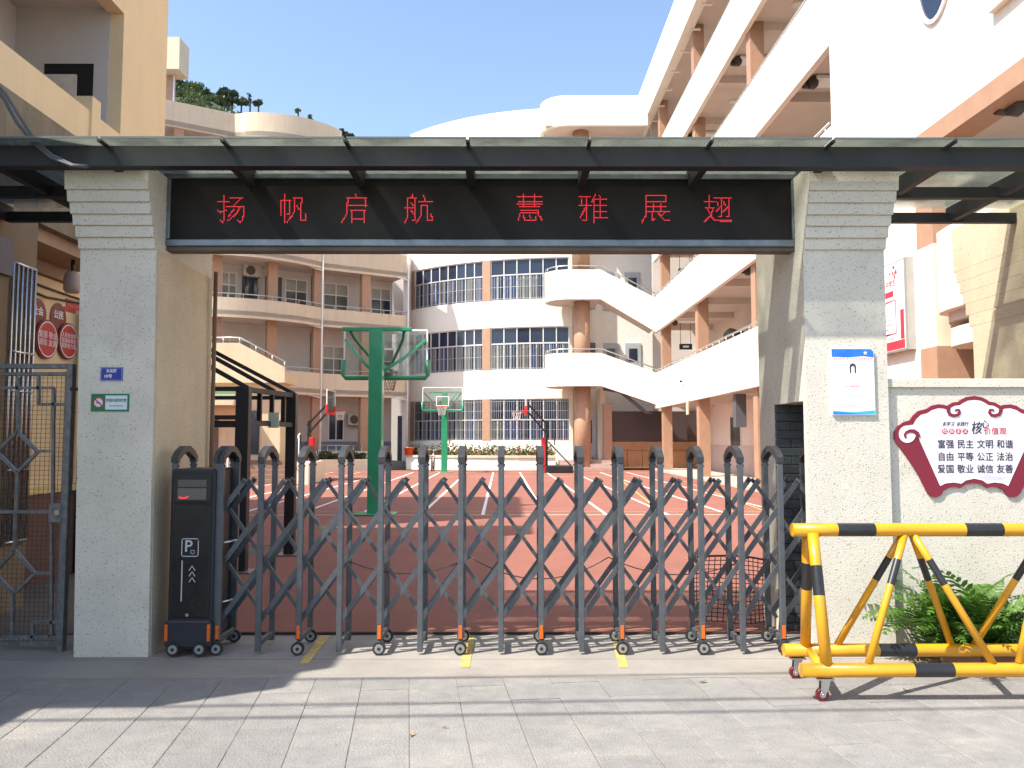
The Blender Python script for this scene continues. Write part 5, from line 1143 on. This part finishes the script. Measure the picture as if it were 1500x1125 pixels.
# ================================================================== things on the court
def rim(mb_c, r, n=20): return [(mb_c[0] + r * math.cos(2 * math.pi * k / n), mb_c[1] + r * math.sin(2 * math.pi * k / n), mb_c[2]) for k in range(n)]
def netting(c, r0, r1, h, nm, m, t, n=10, th=.008):
    nb_ = MB()
    for s_ in (-1, 1):
        for k in range(n):
            pts = []
            for i in range(7): f = i / 6; r_ = r0 + (r1 - r0) * f; a = 2 * math.pi * (k + s_ * f * 1.5) / n; pts.append((c[0] + r_ * math.cos(a), c[1] + r_ * math.sin(a), c[2] - h * f))
            nb_.tube(pts, th, 3)
    tag(nb_.build(nm, m, t), kind="stuff")
def green_hoop(x, y, dr, lab):
    """post at x, y, board hung on arms towards dr (+1 away from the street)"""
    t = thing("basketball_hoop", lab, "basketball hoop", (x, y, 0))
    MB().cbox(x - .14, x + .14, y - .14, y + .14, .03, 3.75, .012).build("post", GREEN, t); MB().cbox(x - .42, x + .42, y - .32, y + .32, .013, .05, .01).build("base_plate", GREEN, t)
    yb_ = y + dr * 1.25; zc_ = 3.43
    bd = MB().box(x - .9, x + .9, yb_ - .012, yb_ + .012, 2.9, 3.95).build("backboard", TRANSP, t)
    FB = FR((x, yb_ - .016 * 1, 0), (1, 0, 0))
    for a in ((-.92, .92, 3.92, 3.96), ): MB().fbox(FB, *a, -.03, .0).build("board_edge", WHITEP, bd)
    for s_ in (-1, 1): MB().fbox(FB, s_ * .91 - .018, s_ * .91 + .018, 3.2, 3.92, -.03, 0).build("board_edge", WHITEP, bd)
    fp = MB(); fp.tube([(x - .93, yb_ - .02, 3.28), (x - .93, yb_ - .02, 2.95), (x - .88, yb_ - .02, 2.88), (x + .88, yb_ - .02, 2.88), (x + .93, yb_ - .02, 2.95), (x + .93, yb_ - .02, 3.28)], .05, 8); fp.build("board_pad", GREEN, t)
    for w_ in ((-.3, .3, 3.08, 3.12), (-.3, .3, 3.5, 3.54)): MB().fbox(FB, *w_, .001, .005).build("target_line", WHITEP, bd)
    for s_ in (-1, 1): MB().fbox(FB, s_ * .28 - .02, s_ * .28 + .02, 3.121, 3.499, .001, .005).build("target_line", WHITEP, bd)
    MB().cbox(x - .72, x + .72, y - .05, y + .05, 3.751, 3.83, .01).build("cross_arm", GREEN, t)
    for s_ in (-1, 1):
        MB().tube([(x + s_ * .55, y + dr * .05, 3.75), (x + s_ * .5, y + dr * .3, 3.62), (x + s_ * .14, yb_ - dr * .2, 3.12)], .035, 8).build("brace", GREEN, t)
        MB().tube([(x + s_ * .88, yb_ - dr * .03, 3.72), (x + s_ * .5, y + dr * .75, 3.3), (x + s_ * .12, y + dr * .2, 2.95)], .035, 8).build("brace", GREEN, t)
    MB().bar((x, y + dr * .14, 3.05), (x, yb_ - dr * .03, 3.05), .16, .14).build("main_arm", GREEN, t)
    RM = REDP if dr < 0 else mat("faded_rim", (.30, .22, .16), .5)
    c = (x, yb_ + dr * .38, 3.05); MB().tube(rim(c, .225), .014, 6, close=True).build("rim", RM, t); MB().bar((x, yb_ + dr * .014, 3.03), (x, yb_ + dr * .16, 3.04), .14, .06).build("rim_bracket", RM, t)
    netting(c, .22, .13, .42, "hoop_net", mat("net_cord", (.55, .52, .48), .8) if dr < 0 else mat("net_dark_cord", (.28, .2, .15), .8), t)
p = onz(549, 755); green_hoop(p.x, p.y, 1, "tall green basketball hoop standing nearest the gate")
p = onz(655, 690); green_hoop(p.x, 38.9, -1, "green basketball hoop far across the court before the curved building")
def portable(x, y, dr, lab, s_=1):
    t = thing("portable_hoop", lab, "basketball hoop", (x, y, 0), "portable hoops at the sides of the court")
    MB().cbox(x - dr * .2 - .62, x - dr * .2 + .62, y - .5, y + .5, .02, .35, .03).build("base", BLACKP, t)
    MB().cbox(x + dr * .52 - .1, x + dr * .52 + .1, y - .2, y + .2, .03, 1.65, .02).build("red_pad", REDP, t)
    MB().bar((x + dr * .38, y, .3), (x + dr * .38, y, 2.4), .1, .12).build("mast", BLACKP, t)
    for zo in (0, .45): MB().bar((x + dr * .3, y, 1.75 + zo), (x + dr * 1.25, y, 2.85 + zo * .8), .08, .08).build("arm", BLACKP, t)
    MB().bar((x - dr * .75, y, .35), (x + dr * .3, y, 1.45), .06, .06).build("stay", BLACKP, t); MB().bar((x + dr * .0, y, 1.3), (x + dr * .0, y, 1.75), .05, .05).build("weight_link", BLACKP, t)
    xb_ = x + dr * 1.35; bd = MB().box(xb_ - .012, xb_ + .012, y - .85, y + .85, 2.75, 3.75).build("backboard", TRANSP, t)
    MB().box(xb_ - .02, xb_ + .02, y - .87, y + .87, 3.751, 3.79).build("board_edge", WHITEP, bd)
    for s2 in (-1, 1): MB().box(xb_ - .02, xb_ + .02, y + s2 * .86 - .02, y + s2 * .86 + .02, 2.95, 3.75).build("board_edge", WHITEP, bd)
    MB().cbox(xb_ - .05, xb_ + .05, y - .88, y + .88, 2.68, 2.80, .02).build("board_pad", REDP, t); 
    for s2 in (-1, 1): MB().cbox(xb_ - .05, xb_ + .05, y + s2 * .88 - .05, y + s2 * .88 + .05, 2.801, 3.1, .02).build("board_pad", REDP, t)
    c = (xb_ + dr * .42, y, 2.85); MB().tube(rim(c, .225), .018, 6, close=True).build("rim", REDP, t); MB().bar((xb_, y, 2.83), (xb_ + dr * .2, y, 2.84), .14, .08).build("rim_bracket", REDP, t)
    netting(c, .22, .12, .42, "hoop_net", WHITEP, t)
p = onz(782, 692); portable(p.x + .95, 38.3, -1, "red and black portable hoop reaching left before the curved building")
p = onz(478, 691); portable(p.x - .6, 37.2, 1, "red and black portable hoop reaching right before the shaded gallery building")

# black steel frame of an unfinished shelter
sh = thing("shelter_frame", "black square steel shelter frame just behind the gate's drive unit", "frame", (-3.4, 10, 0))
P1 = Vector((-3.07, 9.5, 0)); P2 = Vector((-2.88, 10.9, 0)); z1 = at(357, 566, 9.5).z; z2 = z1 - .02
def shb(nm, a, b, w_=.07, h_=.07, m=BLACKP): return MB().bar(a, b, w_, h_).build(nm, m, sh)
MB().cbox(P1.x - .075, P1.x + .075, P1.y - .06, P1.y + .06, .02, z1, .004).build("post", BLACKP, sh); MB().cbox(P2.x - .065, P2.x + .065, P2.y - .06, P2.y + .06, .02, z1, .004).build("post", BLACKP, sh)
for p in (P1, P2): MB().cbox(p.x - .15, p.x + .15, p.y - .15, p.y + .15, .015, .03, .003).build("foot_plate", GREYST, sh)
zc1 = z1 - .03
shb("top_beam", P1 + Vector((0, .06, zc1)), P2 + Vector((0, -.06, zc1)), .06, .06, mat("frame_worn", (.04, .035, .03), .6)); shb("lower_beam", P1 + Vector((0, .06, z1 - .42)), P2 + Vector((0, -.06, z1 - .42)), .06, .06, MATS["frame_worn"])
for f in (.3, .55, .8): p = P1 + (P2 - P1) * f; shb("strut", p + Vector((0, 0, z1 - .39)), p + Vector((0, 0, z1 - .06)), .05, .05)
for z in (z1 - .03, z1 - .13, z1 - .36, z1 - .45): shb("side_rail", P1 + Vector((-.076, 0, z)), Vector((-4.9, 9.5, z)), .05, .05 if z != z1 - .13 else .03)
for p, dz, dx in ((P1, .95, 1.7), (P1 + (P2 - P1) * .55, .95, 1.7), (P2, .95, 1.8)): shb("roof_rafter", p + Vector((.03, 0, z1 - .01)), p + Vector((-dx, -.0, z1 + dz)), .05, .05)
for k in (0, 1): shb("far_rail", P2 + Vector((-.066, 0, z1 - .06 - .33 * k)), Vector((-4.9, 10.9, z1 - .06 - .33 * k)), .05, .05)
MB().cbox(-4.95, -4.85, 9.44, 9.56, .02, 3.05, .004).build("post", BLACKP, sh)
t = MB().box(-2.98, -2.85, 10.18, 10.2, z1 - .47, z1 - .28).build("tag_card", mat("tag_pale", (.55, .58, .42), .6)); tag(t, "small pale card hanging on the black shelter frame's lower beam", "card")
# pots and bins
def pot(x, y, lab, m, r_, h_, nm="plant_pot", plant=True):
    t = thing(nm, lab, "pot", (x, y, .0)); z = .74 if nm == "plant_pot" else .014
    MB().tube([(x, y, z), (x, y, z + h_ * .85), (x, y, z + h_ * .86), (x, y, z + h_)], [r_ * .75, r_ * .92, r_, r_], 16).build("pot", m, t)
    if plant:
        mb = MB()
        for k in range(160):
            a = random.uniform(0, 6.3); q_ = Vector((x + r_ * .8 * math.cos(a) * random.random(), y + r_ * .8 * math.sin(a) * random.random(), z + h_ - .03)); d = Vector((math.cos(a) * .6, math.sin(a) * .6, random.uniform(.4, 1.1))) * .25; e = Vector((-math.sin(a), math.cos(a), 0)) * .03
            mb.add([q_ - e, q_ + d * .5 - e * 1.4, q_ + d, q_ + d * .5 + e * 1.4, q_ + e], [(0, 1, 2, 3, 4)])
        mb.build("leaves", SHR[0], t, fix=False)
ORP = mat("orange_plastic", (.70, .09, .02), .4, var=.05)
p = onz(592, 693); pot(-5.25, 43.35, "orange plastic pot on the end of the white planter", ORP, .28, .42, plant=False)
p = at(412, 690, 33); 
def bucket(x, y, lab):
    t = thing("red_basin", lab, "basin", (x, y, 0)); MB().tube([(x, y, .016), (x, y, .4), (x, y, .41), (x, y, .46)], [.3, .4, .44, .44], 16).build("basin", REDP, t); MB().tube([(x, y, .461), (x, y, .55), (x, y, .62)], [.36, .3, .08], 12).build("contents", SHR[0], t)
bucket(onz(411, 693).x, onz(411, 693).y, "red plastic basin on the court before the brown steps")
# bicycle seen from behind
t = thing("bicycle", "silver bicycle parked on the court by the white planter", "bicycle", (-3.9, 40, 0)); c = onz(633, 691); bx_, by_ = c.x, 40.2
for dy in (-.5, .52):
    w_ = MB(); w_.tube([(bx_, by_ + dy + .33 * math.cos(2 * math.pi * k / 20), .36 + .33 * math.sin(2 * math.pi * k / 20)) for k in range(20)], .022, 6, close=True); wo = w_.build("wheel", RUBT, t)
    sp = MB()
    for k in range(8): sp.tube([(bx_, by_ + dy, .36), (bx_, by_ + dy + .32 * math.cos(k * .785), .36 + .32 * math.sin(k * .785))], .004, 3)
    sp.build("spokes", INOX, wo)
for a, b in (((0, -.5, .36), (0, -.15, .85)), ((0, -.15, .85), (0, .4, .88)), ((0, -.02, .32), (0, .4, .85)), ((0, -.02, .32), (0, -.15, .85)), ((0, -.5, .36), (0, -.02, .32)), ((0, .52, .36), (0, .38, 1.02))):
    MB().tube([(bx_ + a[0], by_ + a[1], a[2]), (bx_ + b[0], by_ + b[1], b[2])], .02, 6).build("frame_tube", WHITEP, t)
MB().tube([(bx_ - .3, by_ + .3, 1.08), (bx_ - .1, by_ + .38, 1.04), (bx_ + .1, by_ + .38, 1.04), (bx_ + .3, by_ + .3, 1.08)], .018, 6).build("handlebar", INOX, t)
MB().cbox(bx_ - .09, bx_ + .09, by_ - .28, by_ - .02, .92, .99, .02).build("saddle", BLACKP, t); MB().cbox(bx_ - .13, bx_ + .13, by_ - .75, by_ - .45, .72, .78, .01).build("rear_rack", INOX, t)

# ================================================================== hill with trees, overhead wires
hill = MB(); NX, NY = 60, 14
RID = [(-260, 118), (-120, 104), (-97, 98), (-85, 95), (-72, 90), (-62, 84), (-50, 78), (-43, 74), (-38, 66), (-30, 55), (-15, 40), (20, 25), (80, 12), (200, 2)]
def ridge(x):
    for (a, b), (c, d) in zip(RID, RID[1:]):
        if a <= x <= c: return b + (d - b) * (x - a) / (c - a)
    return 0
def hz(x, y):
    f = max(0, min(1, (y - 95) / 110)); f = f * f * (3 - 2 * f)
    if y > 205: f = max(0, 1 - (y - 205) / 200)
    return ridge(x) * f * .96 - 1 + 1.2 * math.sin(x * .5) * math.sin(y * .13)
for j in range(NY):
    for i in range(NX): x = -260 + 460 * i / (NX - 1); y = 90 + 230 * j / (NY - 1); hill.v.append(Vector((x, y, hz(x, y))))
for j in range(NY - 1):
    for i in range(NX - 1): hill.f.append([j * NX + i, j * NX + i + 1, (j + 1) * NX + i + 1, (j + 1) * NX + i]); hill.m.append(0); hill.sm.append(True)
tag(hill.build("hill", mat("wooded_slope", (.045, .06, .025), .95, var=.6, scale=.25, bump=1, bscale=.6)), kind="structure")
TG = [leafmat("tree_green", (.09, .125, .055), .2), leafmat("tree_light", (.14, .18, .06), .25), leafmat("tree_dark", (.06, .085, .05), .15)]
BARK = mat("tree_bark", (.09, .075, .06), .9)
def tree(pxx, pyy, hpx, wpx, lab, m, dens=1.0, Y=200):
    top = at(pxx, pyy, Y); s_ = (Y + 20) / 1200; h = hpx * s_; wd = wpx * s_; b = Vector((top.x, Y, top.z - h))
    t = thing("hill_tree", lab, "tree", b, "trees on the hill ridge")
    zb2 = min(b.z - 3, hz(b.x, Y) - 1)
    mb = MB(); mb.tube([(b.x, Y, zb2), (b.x + .2, Y, b.z + h * .4), (b.x, Y, b.z + h * .92)], [.28, .18, .05], 6)
    for k in range(7):
        z = b.z + h * random.uniform(.3, .8); a = random.uniform(0, 6.3); mb.tube([(b.x, Y, z), (b.x + math.cos(a) * wd * .4, Y + math.sin(a) * wd * .4, z + h * .15)], [.1, .03], 4)
    mb.build("trunk", BARK, t)
    cr = MB(); cl = [(Vector((b.x + random.uniform(-.4, .4) * wd, Y + random.uniform(-.4, .4) * wd, b.z + h * random.uniform(.25, .95))), wd * random.uniform(.13, .26)) for _ in range(int(15 * dens) + 3)]
    for c_, r_ in cl:
        for k in range(int(75 * dens) + 8):
            d = Vector((random.gauss(0, 1), random.gauss(0, 1), random.gauss(0, 1))).normalized() * r_ * random.random() ** .4; p_ = c_ + d; a = Vector((random.uniform(-1, 1), random.uniform(-1, 1), random.uniform(-.5, 1))).normalized(); e = a.cross(Vector((.2, .7, .5))).normalized(); l = .55
            cr.add([p_, p_ + a * l * .5 + e * l * .3, p_ + a * l, p_ + a * l * .5 - e * l * .3], [(0, 1, 2, 3)])
    cr.build("crown", m, t, fix=False)
for a in ((266, 116, 34, 24, "dark tree on the ridge hugging the orange building's edge", TG[2], 1), (277, 118, 36, 34, "broad grey green tree on the ridge beside the rooftop house", TG[0], 1.2), (265, 132, 22, 24, "bright green low tree at the foot of the ridge's broad tree", TG[1], 1), (292, 128, 26, 30, "light green rounded tree on the ridge between broad tree and pines", TG[1], 1.1), (306, 136, 18, 22, "small dull green tree just left of the ridge pines", TG[0], .8),
          (329, 125, 32, 16, "tall slim dark pine on the hill ridge", TG[2], 1.2), (340, 131, 26, 16, "shorter dark pine right beside the tall slim ridge pine", TG[2], .8), (318, 143, 14, 22, "low bush like tree under the ridge pines", TG[1], .8), (353, 145, 10, 18, "very small round tree right of the ridge pines", TG[0], .6),
          (366, 136, 22, 9, "thin nearly bare tree alone on the ridge", TG[2], .12), (378, 148, 8, 12, "tiny tree tuft right of the thin bare tree", TG[0], .4), (436, 157, 12, 8, "faint small tree peeping above the wavy roof parapet", TG[0], .12), (455, 168, 10, 8, "smallest treetop peeping over the wavy parapet's end", TG[0], .12),
          (497, 192, 30, 18, "dark tree rising just past the end of the wavy roof", TG[2], 1), (509, 198, 26, 16, "dark tree farthest down the slope above the canopy", TG[2], 1)): tree(*a)
wd_ = MB()
for k in range(420):
    x = random.uniform(-112, -36); y = random.uniform(165, 204); c_ = Vector((x, y, hz(x, y) + .6)); r_ = random.uniform(.8, 2.0)
    for i in range(34):
        d = Vector((random.gauss(0, 1), random.gauss(0, 1), random.gauss(0, .8))).normalized() * r_ * random.random() ** .4; p_ = c_ + d; a = Vector((random.uniform(-1, 1), random.uniform(-1, 1), random.uniform(-.3, 1))).normalized(); e = a.cross(Vector((.2, .7, .5))).normalized(); l = .7
        wd_.add([p_, p_ + a * l * .5 + e * l * .3, p_ + a * l, p_ + a * l * .5 - e * l * .3], [(0, 1, 2, 3)], k % 3)
tag(wd_.build("undergrowth", TG, None, fix=False), "dense low scrub covering the hill ridge", "undergrowth", kind="stuff")
# overhead street wires: out of the picture above, their shadows cross the pavement
def wire(y0, y1, z, i):
    pts = [(-16 + 32 * k / 24, y0 + (y1 - y0) * k / 24, z - .35 * math.sin(math.pi * k / 24)) for k in range(25)]
    tag(MB().tube(pts, .016, 5).build("overhead_wire", BLACKP), ["highest street wire overhead, casting the shadow nearest the gate", "middle street wire overhead, casting the second shadow on the paving", "thinnest street wire overhead, casting the shadow farthest from the gate"][i], "wire", "street wires above the entrance")
for i, (py_, pz) in enumerate(((997, 5.9), (1034, 5.7), (1052, 5.5))):
    gL, gR = onz(100, py_ + 3), onz(1300, py_ - 14)
    k = pz / -LD.z
    yL, yR = gL.y - SLY * pz, gR.y - SLY * pz
    xL, xR = gL.x - SLX * pz, gR.x - SLX * pz
    sl_ = (yR - yL) / (xR - xL); wire(yL + sl_ * (-16 - xL), yL + sl_ * (16 - xL), pz + .3, i)

# a few fallen leaves on the paving
def leaf(pxx, pyy, s_, ang, m, lab):
    p = onz(pxx, pyy, .004); pts = []
    for i in range(12):
        a = 2 * math.pi * i / 12; u = math.cos(a) * s_; v = math.sin(a) * s_ * .38 * (1 - .35 * math.cos(a)); pts.append((p.x + u * math.cos(ang) - v * math.sin(ang), p.y + u * math.sin(ang) + v * math.cos(ang), p.z + .012 * (u / s_) ** 2 + .004))
    t = thing("fallen_leaf", lab, "leaf", (p.x, p.y, 0)); mb = MB(); c_ = Vector((p.x, p.y, p.z + .001)); mb.add([c_] + pts, [(0, i + 1, (i + 1) % 12 + 1) for i in range(12)]); mb.build("blade", m, t, fix=False)
    MB().tube([c_, c_ - Vector((math.cos(ang), math.sin(ang), -.1)) * s_ * 1.4], .0012, 4).build("stalk", m, t)
leaf(1030, 999, .028, .4, leafmat("leaf_fresh", (.12, .17, .03), .2), "small green fallen leaf on the paving before the gate's last wheels")
leaf(603, 1077, .022, 1.1, mat("leaf_orange", (.45, .19, .05), .8), "small orange fallen leaf in the middle of the paving")
leaf(1327, 1012, .02, 2.2, mat("leaf_brown", (.16, .09, .05), .9), "brown fallen leaf under the barrier's front rail")
leaf(652, 1066, .014, .2, MATS["leaf_brown"], "tiny brown leaf fragment near the orange leaf")
